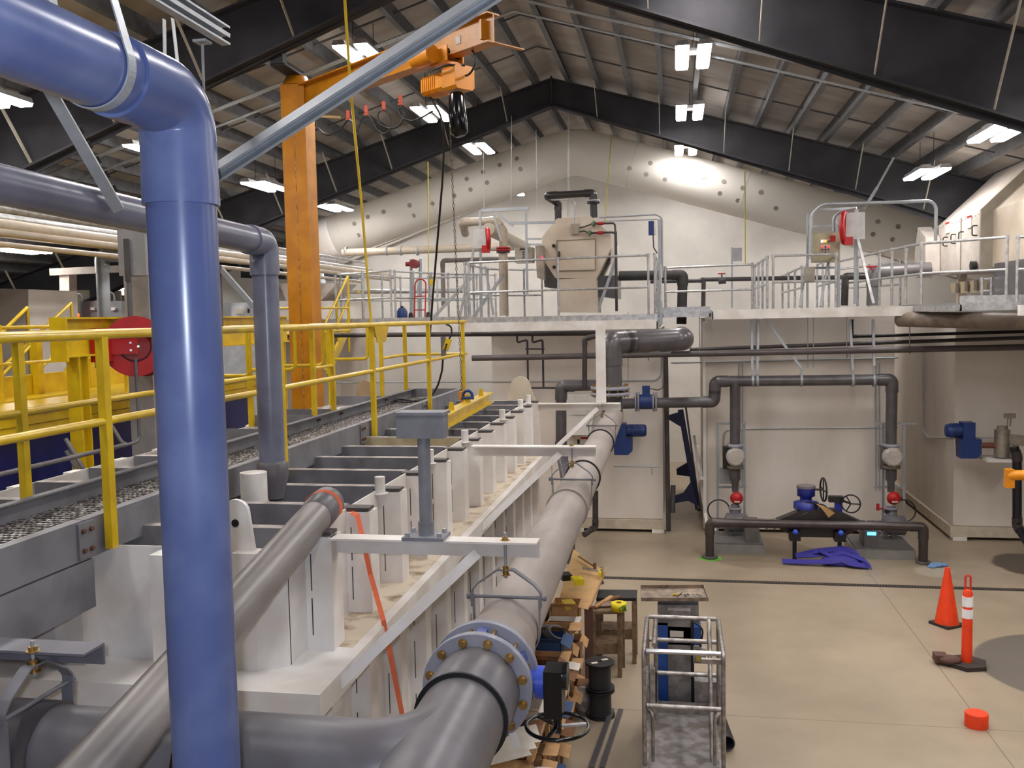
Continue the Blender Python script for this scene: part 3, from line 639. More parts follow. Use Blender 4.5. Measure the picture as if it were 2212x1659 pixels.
# side bays that open to the left of the walkway
for (a, b) in ((7.85, 9.0), (9.65, 11.27)):
    ob('toe_plate', MB().box(-4.4, LX, a-.01, a, 3.08, 3.28), GREYB, wk); ob('toe_plate', MB().box(-4.4, LX, b, b+.01, 3.08, 3.28), GREYB, wk)
    ob('side_grating', MB().box(-4.4, WX0, a, b, 3.15, 3.17), gm, wk)
    for yy in (a+.06, b-.06):
        ob('mid_rail', rail_tube([(LX, yy, 4.2), (LX-.14, yy, 4.2), (LX-.14, yy, 3.76), (-4.4, yy, 3.76)], .02, .06), YEL, wk)
        ob('top_rail', rail_tube([(LX-.1, yy, 4.2), (-4.4, yy, 4.2)]), YEL, wk)
        for xx in (-4.37,): ob('rail_post', MB().box(xx-.025, xx+.025, yy-.022, yy+.022, 3.17, 4.2), YEL, wk)
ob('end_rail', rail_tube([(RX, 12.47, 4.2), (LX, 12.47, 4.2)]), YEL, wk); ob('end_rail', rail_tube([(RX, 12.47, 3.76), (LX, 12.47, 3.76)], .02), YEL, wk)
ob('toe_plate', MB().box(LX, RX, 12.45, 12.47, 3.1, 3.28), GREYB, wk)
# yellow rope down to its clamp on the rail
rc = P(803, 712, X=RX)
rp = thing('pull_rope', 'yellow rope dropping from the roof to a yellow bracket on the handrail', 'rope', rc)
ob('rope', MB().tube([P(741, -60, D=7.6), P(757, 190, D=8.3), P(783, 460, D=8.9), rc], .0125, 8), YEL, rp)
ob('rope_bracket', MB().prism([(RX+.03, rc.y-.03, 4.19), (RX+.03, rc.y+.42, 4.19), (RX+.03, rc.y+.3, 4.03), (RX+.03, rc.y+.05, 4.03)], (.01, 0, 0)), YEL, rp)
for px0, px1, y0_, y1_, D, l in ((924, 926, 350, 640, 20.5, 'left of the black crane cable'), (1321, 1306, 290, 480, 20.5, 'above the centre hopper'), (1609, 1610, 370, 572, 20.5, 'right of the lit wall patch')):
    solo('hanging_rope', MB().cyl(P(px0, y0_, Y=D), P(px1, y1_, Y=D), .012, n=6), mat('cord_yellow', (190, 176, 60), .6), 'thin yellow cord hanging from the roof ' + l, 'cord')

# ---------------------------------------------------------------- jib crane
JC = V((-4.93, 11.8, 0)); JZ = 7.36
bdir = (P(1066, 49, Z=7.25)-V((JC.x, JC.y, 7.25))); bdir.z = 0; BL = bdir.length; bdir.normalize(); bsd = V((bdir.y, -bdir.x, 0))
jc = thing('jib_crane', 'tall orange jib crane with a long boom reaching to the upper right', 'crane', JC)
h = .165
ob('column', MB().box(JC.x-h, JC.x+h, JC.y-h, JC.y+h, 0, JZ), ORG, jc)
ob('column_seam', MB().box(JC.x-.006+.01, JC.x+.012, JC.y-h-.006, JC.y-h, 0, JZ-.3), mat('rust_seam', (116, 70, 30), .8, c2=(190, 150, 110), scale=8, stretch=(1, 1, 2)), jc)
ob('column_cap', MB().cyl((JC.x, JC.y, JZ), (JC.x, JC.y, JZ+.12), .2, .14, n=20), ORG, jc)
b0 = V((JC.x, JC.y, 7.2)) + bdir*.05; b1 = V((JC.x, JC.y, 7.2)) + bdir*BL
BH = .3
ob('boom', MB().ibeam(b0, b1, .17, BH, .016), ORG, jc)
ob('end_stop', MB().obox(b1-bdir*.12-V((0, 0, 0)), (.03, .15, .2), bdir), ORG, jc)
lab = b0 + bdir*BL*.46 + bsd*.012; sgn = ob('capacity_sign', MB().obox(lab, (.3, .006, .12), bdir), PAPER, jc)
ob('sign_mark', MB().obox(lab+bsd*.006+bdir*.1, (.05, .006, .08), bdir), RED, sgn)
ob('sign_mark', MB().obox(b1-bdir*.55+bsd*.012, (.08, .006, .08), bdir), PAPER, jc)
oa = b1 - V((0, 0, BH/2)); ob('outrigger_bar', MB().bar(oa, P(1130, 108, D=oa.y/.98), .05, .01, up=(0, 0, 1)), ORG, jc)
solo('frame_bracket', MB().box(JC.x-.08, JC.x+.08, JC.y-.62, JC.y-.5, 7.5, ztop(JC.x)-.4).box(JC.x-.1, JC.x+.1, JC.y-.6, JC.y, 7.485, 7.51), STEELD, 'dark steel bracket tying the orange crane column to the near roof frame', 'bracket')
# hoist
hc = b0 + bdir*BL*.79 - V((0, 0, BH/2))
ho = thing('chain_hoist', 'yellow-orange electric chain hoist hanging under the boom', 'hoist', hc)
tr = MB()
for s_ in (-1, 1): tr.obox(hc+bsd*.11*s_+V((0, 0, .02)), (.3, .015, .16), bdir)
ob('trolley', tr.obox(hc-V((0, 0, .06)), (.22, .26, .03), bdir), HOI, ho)
for i in (-1, 1):
    for s_ in (-1, 1): ob('trolley_wheel', MB().cyl(hc+bdir*.09*i+bsd*.06*s_+V((0, 0, .04)), hc+bdir*.09*i+bsd*.1*s_+V((0, 0, .04)), .05, n=16), BLK, ho)
tm = hc + bsd*.2 - bdir*.1 + V((0, 0, .02))
ob('trolley_motor', MB().cyl(tm-bdir*.2, tm+bdir*.12, .095, n=24), HOI, ho)
hb_ = hc - V((0, 0, .25))
hbm = MB(); prof = lambda w, z: [(-w/2, -z/2+.03), (-w/2+.03, -z/2), (w/2-.03, -z/2), (w/2, -z/2+.03), (w/2, z/2-.03), (w/2-.03, z/2), (-w/2+.03, z/2), (-w/2, z/2-.03)]
hbm.sec(hb_-bdir*.32, hb_+bdir*.08, prof(.22, .19)); ob('motor_housing', hbm, HOI, ho)
ob('gear_housing', MB().sec(hb_+bdir*.08, hb_+bdir*.3, prof(.27, .25)), HOI, ho)
fn_ = MB()
for k in range(7): fn_.sec(hb_-bdir*(.3-.035*k), hb_-bdir*(.285-.035*k), prof(.235, .2))
ob('cooling_fins', fn_, HOI, ho)
ob('hoist_cable', MB().tube(fil([hb_-bdir*.3+V((0, 0, .14)), hb_+bsd*.2+V((0, 0, .1)), hb_+bdir*.25+bsd*.22+V((0, 0, .1)), hb_+bdir*.3+V((0, 0, .12))], .1), .012, 8), BLK, ho)
ob('hoist_cable', MB().tube(arc(hc+bdir*.33-V((0, 0, .1)), bdir, (0, 0, 1), .14, 1.7, -1.7, 16), .011, 8), BLK, ho)
cbg = hb_ + bdir*.16 - V((0, 0, .14))
bagm = MB().tube([cbg, cbg-V((0, 0, .05)), cbg-V((0, 0, .2)), cbg-V((-.02, 0, .42)), cbg-V((-.03, 0, .46))], .09, 14, True, [.07, .085, .1, .095, .05]); ob('chain_bag', bagm, BLKG, ho)
hk = V(P(1000, 850, Y=(hc.y)))
top = cbg - bdir*.14
hk = V((top.x, top.y, 0)) + V((0, 0, P(1000, 850, Y=top.y).z))
ctop, cbot = top, P(998, 845, Y=top.y+.05)
cm = MB(); L = (ctop-cbot).length; n_ = int(L/.034)
CHN = mat('chain_steel', (84, 74, 60), .4, .7)
for i in range(n_):
    c = cbot + (ctop-cbot)*((i+.5)/n_); a = V((1, 0, 0)) if i % 2 else V((0, 1, 0))
    cm.tube([c+a*.009+V((0, 0, .014)), c+a*.009-V((0, 0, .014)), c-a*.009-V((0, 0, .014)), c-a*.009+V((0, 0, .014)), c+a*.009+V((0, 0, .014))], .0036, 5, False)
co = ob('load_chain', cm, CHN, ho)
hkm = MB().cyl(cbot, cbot-V((0, 0, .09)), .03, n=14).obox(cbot-V((0, 0, .05)), (.07, .05, .07)); ob('hook_block', hkm, HOI, ho)
ob('hook', MB().tube([cbot-V((0, 0, .09)), cbot-V((0, 0, .13))]+arc(cbot-V((0, 0, .19)), (1, 0, 0), (0, 0, 1), .04, math.pi*.5, -math.pi*.9, 14), .014, 10), HOI, ho)
# power feed: track, sliders and looping cable
fe = thing('festoon_cable', 'black power cable looping from red sliders under the boom', 'cable', P(760, 260, Y=10.4))
sl_px = [(752, 247), (791, 236), (829, 228), (865, 214)]
tk = [P(683, 251, D=11.3), P(735, 254, D=11.3)]
ob('track_bar', MB().bar(tk[0], tk[1], .03, .03), mat('track_gold', (150, 120, 60), .5), fe)
for i, (x_, y_) in enumerate(sl_px):
    c = P(x_, y_, D=11.3-.5*i/3); ob('slider', MB().obox(c, (.04, .03, .09)).obox(c-V((0, 0, .06)), (.06, .03, .02)), mat('slider_red', (196, 66, 30), .5), fe)
lp = [(683, 258), (686, 275), (698, 290), (715, 292), (735, 280), (752, 258), (762, 264), (770, 285), (772, 300), (775, 275), (783, 252), (800, 250), (815, 280), (830, 292), (843, 280), (845, 255), (832, 236), (818, 240), (815, 255), (822, 270), (840, 278), (858, 275), (870, 262), (873, 240), (866, 228), (860, 236), (868, 255), (890, 262), (915, 252), (935, 240)]
ob('cable', MB().tube(fil([P(x_, y_, D=11.25-.5*(x_-683)/250) for x_, y_ in lp], .12, 4), .012, 8), BLK, fe)
# pendant
pn = thing('pendant_control', 'yellow push-button pendant hanging beside the handrail on a black cable', 'control', P(965, 745, X=-2.95))
py_ = 11.9
ob('cable', MB().tube(fil([hb_-bdir*.3-V((0, 0, .1)), P(962, 265, Y=9.6), P(955, 400, Y=10.4), P(935, 640, Y=11.1), P(928, 735, Y=11.5), P(930, 855, Y=11.6), P(915, 868, Z=3.2), P(860, 862, Z=3.2), P(850, 866, Z=3.2), P(880, 870, Z=3.2), P(932, 858, Z=3.2), P(947, 830, Y=py_), P(955, 800, Y=py_), P(958, 760, Y=py_)], .2, 5), .013, 8), BLK, pn)
a_, b_ = P(970, 732, Y=py_), P(962, 756, Y=py_)
ob('housing', MB().bar(a_, b_, .07, .06, up=(0, 1, 0)), YEL, pn)
for k in range(3): c = a_.lerp(b_, .5+.2*k); ob('button', MB().cyl(c+V((0, -.03, 0)), c+V((0, -.04, 0)), .014, n=10), BLK, pn)
ob('strain_relief', MB().tube(fil([P(963, 700, Y=py_), P(975, 705, Y=py_), P(976, 722, Y=py_), a_], .06), .012, 8), BLK, pn)
c = P(958, 752, Y=py_); solo('cable_joint', MB().obox(c, (.06, .05, .3)), PVCG, 'grey box hanging beside the yellow pendant', 'box')
# spreader beam
s0, s1 = P(952, 912, Z=3.27), P(1056, 858, Z=3.27)
sb = thing('lifting_beam', 'yellow lifting beam lying across the tank cross beams below the hook', 'beam', (s0+s1)/2)
ob('beam', MB().ibeam(s0, s1, .13, .13, .014), YEL, sb)
for k in (.18, .5, .8):
    c = s0.lerp(s1, k)+V((0, 0, .065)); ob('lifting_eye', MB().prism([c+V((-.03, 0, 0)), c+V((.03, 0, 0)), c+V((.02, 0, .08)), c+V((-.02, 0, .08))], (s1-s0).normalized()*.015), YEL, sb)
sh = s0.lerp(s1, .5)+V((0, 0, .14)); solo('shackle', MB().tube(arc(sh, (1, 0, 0), (0, 0, 1), .05, -.3, math.pi+.3, 14), .017, 8).cyl(sh+V((-.07, 0, -.03)), sh+V((.07, 0, -.03)), .016, n=8), BLUM, 'dark blue shackle joining the hook and the yellow lifting beam', 'shackle')
# ---------------------------------------------------------------- rear tanks
def box_tank(label, x0, x1, y0, y1, zt, extra=None):
    t = thing('storage_tank', label, 'tank', ((x0+x1)/2, (y0+y1)/2, 0))
    ob('shell', MB().box(x0, x1, y0, y1, .26, zt), TANKM, t)
    b = MB().box(x0-.06, x1+.06, y0-.06, y1+.06, .06, .25); ob('base_channel', b, mat('base_cream', (196, 182, 162), .55), t)
    for x in (x0+.1, (x0+x1)/2, x1-.1):
        ob('shim_pad', MB().box(x-.12, x+.12, y0-.09, y0+.1, 0, .06), WHITE, t)
    return t
TA = box_tank('tall cream steel tank behind the pipe at the centre, left of the gap', -3.62, -.27, 18.0, 22.5, 3.98)
TB = box_tank('tall cream steel tank behind the arch-shaped pipe manifold', .56, 4.02, 18.2, 22.5, 4.15)
TC = box_tank('tall cream steel tank at the right with a shadowed side', 5.0, 9.5, 17.9, 24.5, 4.1)
ob('corner_trim', MB().box(.5, .56, 18.14, 18.2, .26, 4.1), CREAM, TB)
ob('side_lip', MB().box(.42, .5, 18.14, 22.5, 1.02, 1.08), CREAM, TB)
# corridor floor stands empty; things leaning in it
bg = thing('portable_gantry', 'dark blue steel gantry frame leaning in the gap between the two tanks', 'gantry', (.2, 19.4, 0))
NV = mat('gantry_navy', (24, 30, 70), .5)
def pp(*a, **k): return P(*a, **k)
g0, g1 = pp(1470, 885, Y=18.9), pp(1508, 1100, Y=18.9)
ob('mast', MB().bar(g0, g1, .11, .12, up=(0, 1, 0)), NV, bg)
ob('mast', MB().bar(g0+V((.1, .05, .1)), g1+V((.03, .1, 0)), .04, .05, up=(0, 1, 0)), PVCD, bg)
ob('head_bracket', MB().prism([pp(1443, 898, Y=18.85), pp(1466, 891, Y=18.85), pp(1476, 925, Y=18.85), pp(1462, 917, Y=18.85), pp(1444, 906, Y=18.85)], (0, .1, 0)), NV, bg)
ob('leg', MB().prism([pp(1461, 1014, Y=19.6), pp(1488, 998, Y=19.6), pp(1494, 1030, Y=19.6), pp(1462, 1026, Y=19.6)], (0, .1, 0)), NV, bg)
ob('leg', MB().prism([pp(1456, 1072, Y=18.6), pp(1476, 1066, Y=18.6), pp(1494, 1040, Y=18.6), pp(1506, 1092, Y=18.6), pp(1486, 1082, Y=18.6), pp(1458, 1087, Y=18.6)], (0, .1, 0)), NV, bg)
ob('caster', MB().cyl(pp(1506, 1098, Y=18.6), pp(1514, 1098, Y=18.6), .06, n=16), BLK, bg)
ob('caster', MB().cyl(pp(1462, 1020, Y=19.6), pp(1468, 1020, Y=19.6), .05, n=16), BLK, bg)
solo('leaning_pipe', MB().cyl(pp(1454, 1048, Y=18.4), pp(1453, 1108, Y=18.3), .05, n=14), PVCD, 'short dark pipe piece standing on end in the gap between the tanks', 'pipe')
line('drop_pipe', 'dark vertical pipe along the right edge of the centre tank', 'pipe', [pp(1438, 770, Y=17.8), pp(1444, 1147, Y=17.8)], .045, DARKP, n=12)
solo('leaning_board', MB().bar(pp(1500, 945, Y=19.5), pp(1528, 1140, Y=18.0), .05, .16, up=(0, 1, 0)), WHITE, 'white trim board standing along the edge of the manifold tank', 'board')
# tank A front fittings
def gearmotor(label, cx, cz, y, s=1.0, flip=1):
    t = thing('gear_motor', label, 'motor', (cx, y, cz-.4))
    m = MB().tube([(cx-.02*flip, y, cz), (cx+.05*flip, y, cz), (cx+.37*flip*s, y, cz), (cx+.42*flip*s, y, cz), (cx+.43*flip*s, y, cz)], .13*s, 20, True, [.1*s, .125*s, .125*s, .11*s, .05])
    ob('motor', m, BLUM, t)
    for k in range(6): ob('cooling_fin', MB().ring((cx+(.1+.045*k)*flip*s, y, cz), (1, 0, 0), .135*s, .12*s, .008, 20), BLUM, t)
    ob('gear_case', MB().box(cx-.17, cx+.03, y-.14, y+.14, cz-.14*s, cz+.15*s).prism([(cx-.2, y-.13, cz-.48*s), (cx+.06, y-.13, cz-.48*s), (cx+.14, y-.13, cz-.4*s), (cx+.14, y-.13, cz-.14*s), (cx-.22, y-.13, cz-.14*s)], (0, .28, 0)), BLUM, t)
    return t
m0 = pp(1350, 930, Y=17.6); gearmotor('dark blue gear motor on the front of the centre tank', m0.x, m0.z, 17.6, .95)
m1 = pp(2098, 930, Y=17.3); t = gearmotor('dark blue gear motor on the front of the right tank', m1.x, m1.z, 17.3, 1.0, -1)
jb = thing('pump_head', 'grey cast pump head with a bracket between the blue motor and the black pipe', 'pump', pp(2165, 985, Y=17.2))
q = pp(2165, 940, Y=17.2)
ob('housing', MB().cyl((q.x, 17.2, q.z-.38), (q.x, 17.2, q.z+.1), .13, n=18).cyl((q.x, 17.2, q.z+.1), (q.x, 17.2, q.z+.16), .09, n=18), STAIN, jb)
ob('outlet_box', MB().prism([(q.x, 17.1, q.z+.02), (q.x+.5, 17.1, q.z-.02), (q.x+.5, 17.1, q.z-.22), (q.x, 17.1, q.z-.12)], (0, .2, 0)), STAIN, jb)
ob('shaft', MB().cyl((q.x-.35, 17.2, q.z-.18), (q.x, 17.2, q.z-.18), .05, n=12), mat('rust_red', (110, 60, 44), .6), jb)
ob('shelf_bracket', MB().box(q.x-.3, q.x+.5, 17.0, 17.5, q.z-.45, q.z-.4), CREAM, jb)
ob('solenoid', MB().cyl((q.x+.1, 17.2, q.z+.16), (q.x+.12, 17.2, q.z+.36), .035, n=10).box(q.x+.03, q.x+.2, 17.15, 17.25, q.z+.3, q.z+.38), STAIN, jb)
rp_ = run('drain_pipe', 'black drain pipe dropping to the floor at the right edge', 'pipe', [pp(2190, 965, Y=17.0), pp(2197, 985, Y=17.0), pp(2197, 1135, Y=17.0), pp(2222, 1175, Y=16.6)], .075, mat('black_pipe', (26, 26, 34), .3), bend=.12, mf=mat('copper_elbow', (60, 50, 50), .4))
yb = thing('yellow_guard_bar', 'rounded yellow plastic end of a barrier bar at the right edge', 'barrier', pp(2182, 1030, D=13))
c = pp(2180, 1033, D=13); ob('end_cap', MB().obox(c, (.11, .12, .26)), HOI, yb); ob('bar', MB().cyl(c+V((0, 0, .04)), c+V((1.8, -1.2, .32)), .07, n=18), HOI, yb); ob('support_post', MB().cyl((c.x+1.8, c.y-1.2, 0), (c.x+1.8, c.y-1.2, c.z+.5), .08, n=18), HOI, yb)
line('conduit', 'thin conduit bending across the shadowed side of the right tank', 'conduit', [pp(1994, 760, X=4.985), pp(1994, 930, X=4.985), pp(2004, 945, X=4.985), pp(2053, 946, X=4.98), pp(2060, 946, Y=17.88), pp(2160, 945, Y=17.8), pp(2190, 962, Y=17.2)], .012, GALV, .15)
sg = pp(1268, 957, Y=17.9); t = thing('warning_sign', 'white warning placard with a red band on the centre tank', 'sign', sg)
ob('board', MB().box(sg.x-.22, sg.x+.2, 17.9, 17.92, sg.z-.1, sg.z+.14), PAPER, t); ob('red_band', MB().box(sg.x-.12, sg.x+.18, 17.89, 17.9, sg.z+.08, sg.z+.12), RED, t)
ob('pictogram', MB().box(sg.x-.19, sg.x-.14, 17.89, 17.9, sg.z-.02, sg.z+.07), BLK, t)
hp = thing('access_box', 'cream access box with a small door on the centre tank front', 'box', pp(1262, 920, Y=17.7))
a = [pp(1225, 855, Y=17.6), pp(1290, 855, Y=17.6), pp(1275, 940, Y=17.6), pp(1218, 940, Y=17.6)]
ob('box', MB().prism(a, (0, .4, 0)), CREAM, hp); ob('door', MB().prism([pp(1231, 862, Y=17.59), pp(1266, 862, Y=17.59), pp(1266, 896, Y=17.59), pp(1231, 896, Y=17.59)], (0, -.015, 0)), CREAM, hp)
run('suction_pipe', 'dark grey pipe dropping down the tank front left of the main pipe', 'pipe', [pp(1290, 832, Y=16.6), pp(1212, 834, Y=16.6), pp(1212, 975, Y=16.6), pp(1228, 1060, Y=15.6), V((pp(1228, 1060, Y=15.6).x, 15.6, 0))], .1, PVCD, bend=.16, n=24)
run('floor_drop_pipe', 'black pipe with an elbow near the floor behind the main pipe', 'pipe', [pp(1286, 1060, Y=17.2), pp(1286, 1138, Y=17.2), pp(1262, 1155, Y=16.9)], .055, DARKP, bend=.1)
line('tank_rail', 'thin rod rail across the lower front of the centre tank', 'rod', [pp(1325, 1008, Y=17.7), pp(1430, 1008, Y=17.7)], .014, GALV)
ob('rail_tab', MB().cyl(pp(1408, 1008, Y=17.7), pp(1408, 1026, Y=17.7), .01, n=6), GALV, TA)

# ---------------------------------------------------------------- riser and manifold piping
run('riser_pipe', 'large dark grey pipe rising behind the white upright post and turning right', 'pipe',
    [pp(1322, 905, Y=14.6), pp(1318, 740, Y=14.6), pp(1372, 738, Y=14.9), pp(1474, 733, Y=14.9), pp(1474, 733, Y=14.9)+V((0, 2.6, .0))], .175, PVCD, bend=.2, n=32, sock=1.06)
rf = pp(1318, 838, Y=14.6)
t = thing('riser_flange', 'pale bolted flange pair on the dark riser pipe', 'flange', rf)
ob('flange', MB().ring(rf, (0, 0, 1), .31, .16, .05, 32), FLANGE, t); ob('flange', MB().ring(rf-V((0, 0, .09)), (0, 0, 1), .31, .16, .05, 32), FLANGE, t)
for k in range(12): a = math.pi*2*k/12; ob('bolt', MB().cyl(rf+V((.27*math.cos(a), .27*math.sin(a), -.14)), rf+V((.27*math.cos(a), .27*math.sin(a), .06)), .018, n=6), BRASS, t)
YM = 17.3
J = lambda x, y: pp(x, y, Y=YM)
run('manifold_pipe', 'dark grey arch-shaped manifold pipe across the front of the middle tank', 'pipe', [pp(1345, 872, Y=YM), J(1543, 868), J(1545, 824), J(1927, 820), J(1924, 968)], .098, PVCD, bend=.14, n=24)
run('manifold_drop', 'left vertical drop of the arch-shaped manifold above the round valve', 'pipe', [J(1588, 826), J(1588, 965)], .095, PVCD, n=24)
fmr = thing('flow_meter', 'blue magnetic flow meter between two bolted flanges', 'meter', J(1395, 868))
a_, b_ = J(1376, 868), J(1414, 868)
ob('body', MB().cyl(a_, b_, .14, n=24).box(a_.x+.1, a_.x+.24, YM-.05, YM+.05, a_.z+.12, a_.z+.3), BLUM, fmr)
for c in (a_, b_):
    f_ = ob('flange', MB().ring(c-V((.02, 0, 0)), (1, 0, 0), .18, .05, .03, 28).ring(c+V((.03, 0, 0)), (1, 0, 0), .18, .05, .03, 28), FLANGE, fmr)
    ob('bolt', MB().cyl(c+V((-.06, -.12, .1)), c+V((.06, -.12, .1)), .012, n=6), BRASS, f_)
ob('signal_cable', MB().tube(fil([a_+V((.2, 0, .26)), a_+V((.45, 0, .2)), a_+V((.55, 0, .4))], .15), .01, 6), DARKP, fmr)
def drop(label, X, mirror):
    t = thing('valve_assembly', label, 'valve', J(X, 1150)); c = J(X, 985); x = c.x
    ob('flange', MB().ring(J(X, 962), (0, 0, 1), .15, .05, .06, 24), FLANGE, t)
    vb = MB().tube([(x, YM-.2, c.z), (x, YM-.18, c.z), (x, YM+.1, c.z)], .17, 28, True, [.13, .17, .17]); ob('round_cover', vb, mat('cover_grey', (176, 168, 160), .4), t)
    for k in range(12): a = math.pi*k/6; ob('cover_bolt', MB().cyl((x+.15*math.cos(a), YM-.195, c.z+.15*math.sin(a)), (x+.15*math.cos(a), YM-.18, c.z+.15*math.sin(a)), .01, n=6), GALV, t)
    ob('side_body', MB().box(x-.22 if not mirror else x-.2, x-.1, YM-.05, YM+.15, c.z-.24, c.z+.17), BLK if not mirror else PVCD, t)
    ob('flange', MB().ring(J(X, 1008), (0, 0, 1), .16, .05, .05, 24), mat('aged_flange', (120, 112, 98), .5), t)
    z0, z1, z2 = J(X, 1010).z, J(X, 1035).z, J(X, 1062).z
    ob('reducer', MB().tube([(x, YM, z0), (x, YM, z1), (x, YM, z1-.05), (x, YM, z2)], .1, 20, True, [.1, .1, .065, .06]), PVCD, t)
    v = J(X+(4 if mirror else 3), 1075)
    ob('ball_valve', MB().ball((v.x, YM-.05, v.z), .12, sz=(1, .8, 1)).cyl((v.x, YM-.17, v.z), (v.x, YM-.14, v.z), .03, n=10), RED, t)
    ob('valve_plate', MB().box(v.x-.05, v.x+.05, YM-.155, YM-.15, v.z-.06, v.z-.03), PAPER, t)
    zz = J(X, 1105).z
    for dz in (.06, -.07): ob('flange', MB().ring((x, YM, zz+dz), (0, 0, 1), .125, .04, .04, 24), FLANGE, t)
    ob('rubber_bellows', MB().torus((x, YM, zz), (0, 0, 1), .07, .04, 24, 8), BLK if mirror else mat('bellows_gold', (150, 110, 40), .5), t)
    ob('neck', MB().cyl((x, YM, zz-.08), (x, YM, zz-.35), .075, n=18), PVCG, t)
    lx = x+(-.3 if not mirror else .22)
    ob('hose', MB().tube(arc((lx+(.0), YM-.02, zz+.02), (1, 0, 0), (0, 0, 1), .2, (.4 if not mirror else 2.2), (5.6 if not mirror else -1.6), 22), .013, 8), BLK, t)
    return t
drop('left vertical valve stack with grey round cover and red ball valve on the manifold', 1588, False)
drop('right vertical valve stack with grey round cover and red ball valve', 1925, True)
v = J(1898, 1100); solo('lever_handle', MB().bar(v, v+V((.2, 0, .05)), .03, .02).box(v.x-.04, v.x+.01, YM-.02, YM+.02, v.z-.02, v.z+.1), RED, 'red lever handle left of the right valve stack', 'handle')
for i, (x0, x1, l) in enumerate(((1548, 1612, 'left'), (1888, 1950, 'right'))):
    t = thing('strut_rack', 'slotted strut rack behind the %s valve stack' % l, 'rack', pp(x0, 1140, Y=17.6))
    xs = (1550, 1608) if i == 0 else (1908, 1953)
    for xx in xs: ob('upright', MB().bar(pp(xx, 914, Y=17.62), V((pp(xx, 1100, Y=17.62).x, 17.62, 0)), .04, .04, up=(0, 1, 0)), GALV, t)
    for yy in (915, 1052): ob('crossbar', MB().bar(pp(x0, yy, Y=17.58), pp(x1+(30 if i and yy < 1000 else 0), yy, Y=17.58), .04, .04), GALV, t)
bx_ = pp(1567, 1027, Y=17.5); solo('junction_box', MB().obox(bx_, (.22, .1, .3)), mat('box_grey', (150, 148, 150), .4), 'grey junction box beside the left valve stack', 'box')
line('conduit', 'thin conduit running level between the two valve stacks', 'conduit', [pp(1562, 985, Y=18.18), pp(1562, 930, Y=18.18), pp(1600, 927, Y=18.18), pp(1940, 923, Y=18.18)], .012, GALV, .12)
for xx, l in ((1596, 'left'), (1604, 'left, outer'), (1892, 'right'), (1900, 'right, outer')):
    line('air_line', 'thin vertical tube beside the %s valve stack' % l, 'tube', [pp(xx, 785, Y=18.18), pp(xx, 1060 if xx > 1700 else 1050, Y=18.18)], .012, GALV)
line('air_line', 'thin level silver tube along the tank face above the manifold', 'tube', [pp(1450, 784, Y=18.18), pp(1940, 773, Y=18.18)], .017, GALV, .1)
line('air_line', 'thin level silver tube across the centre tank behind the white tank end', 'tube', [pp(700, 827, Y=17.98), pp(1415, 822, Y=17.98), pp(1428, 812, Y=17.98), pp(1429, 770, Y=17.98)], .015, GALV, .1)
# long level pipes along the tank fronts
run('header_pipe', 'long dark level pipe, lower of those crossing the tank fronts', 'pipe', [pp(1020, 774, Y=17.3), pp(2600, 742, Y=17.3)], .055, mat('header_grey', (84, 76, 76), .35), n=16)
run('header_pipe', 'long dark level pipe just above the lower one on the right half', 'pipe', [pp(1490, 755, Y=17.7), pp(2600, 716, Y=17.7)], .035, DARKP, n=12)
run('header_pipe', 'long dark level pipe under the platform on the left half', 'pipe', [pp(480, 726, Y=17.6), pp(1300, 720, Y=17.6)], .045, DARKP, n=12)
run('header_pipe', 'thin black pipe dropping from the platform and running right', 'pipe', [pp(1840, 690, Y=17.8), pp(1840, 727, Y=17.8), pp(2600, 705, Y=17.8)], .03, BLK, n=10)
run('overflow_pipe', 'thick tan grey pipe under the right platform edge', 'pipe', [pp(1945, 690, Y=17.2), pp(2400, 696, Y=13.6)], .13, mat('tan_pipe', (132, 118, 104), .45, c2=(112, 98, 86)), n=24)
for i, (x0, y0_, y1_) in enumerate(((1117, 722, 860), (1150, 722, 860))):
    line('instrument_pipe', 'thin black pipe with a jog on the centre tank, %s of two' % ('left' if i == 0 else 'right'), 'pipe', [pp(x0, y0_, Y=17.6), pp(x0, y0_+18, Y=17.6), pp(x0+22, y0_+12, Y=17.6), pp(x0+24, 828+10, Y=17.6)] + ([pp(x0+24, 838, Y=17.6), pp(1290, 838, Y=17.0)] if i == 0 else []), .02, DARKP, .03)
solo('pipe_clamp', MB().bar(pp(1135, 754, Y=17.55), pp(1176, 754, Y=17.55), .04, .03), DARKP, 'dark clamp bar joining the two thin jogged pipes', 'clamp')
run('vertical_pipe', 'dark vertical pipe left of the large riser', 'pipe', [pp(1263, 838, Y=16.5), pp(1263, 732, Y=16.5), pp(1300, 722, Y=16.5)], .045, DARKP, n=12)
for (x, y0_, y1_, l) in ((1511, 690, 768, 'left of the manifold top'), (1634, 690, 775, 'above the left manifold clamp'), (1745, 690, 790, 'above the middle of the manifold'), (1757, 690, 790, 'right of the middle of the manifold'), (1829, 690, 770, 'above the right part of the manifold'), (1965, 690, 760, 'in front of the right tank side'), (1357, 700, 855, 'in front of the centre tank beside the riser'), (1401, 700, 775, 'left of the dark drop pipe')):
    solo('hanger_rod', MB().cyl(pp(x, y0_-26, Y=17.45), pp(x, y1_, Y=17.45), .009, n=6).obox(pp(x, y1_, Y=17.45), (.03, .03, .07)), GALV, 'thin threaded hanger rod ' + l, 'rod')
for (x, l) in ((1626, 'far left'), (1636, 'left'), (1731, 'middle'), (1842, 'right'), (1888, 'far right')):
    solo('pipe_clamp', MB().ring(pp(x, 822, Y=YM), (1, 0, 0), .112, .096, .05, 20).obox(pp(x, 806, Y=YM)+V((0, 0, .02)), (.03, .03, .16)), GALV, 'galvanised clamp on the manifold top pipe, %s one' % l, 'clamp')
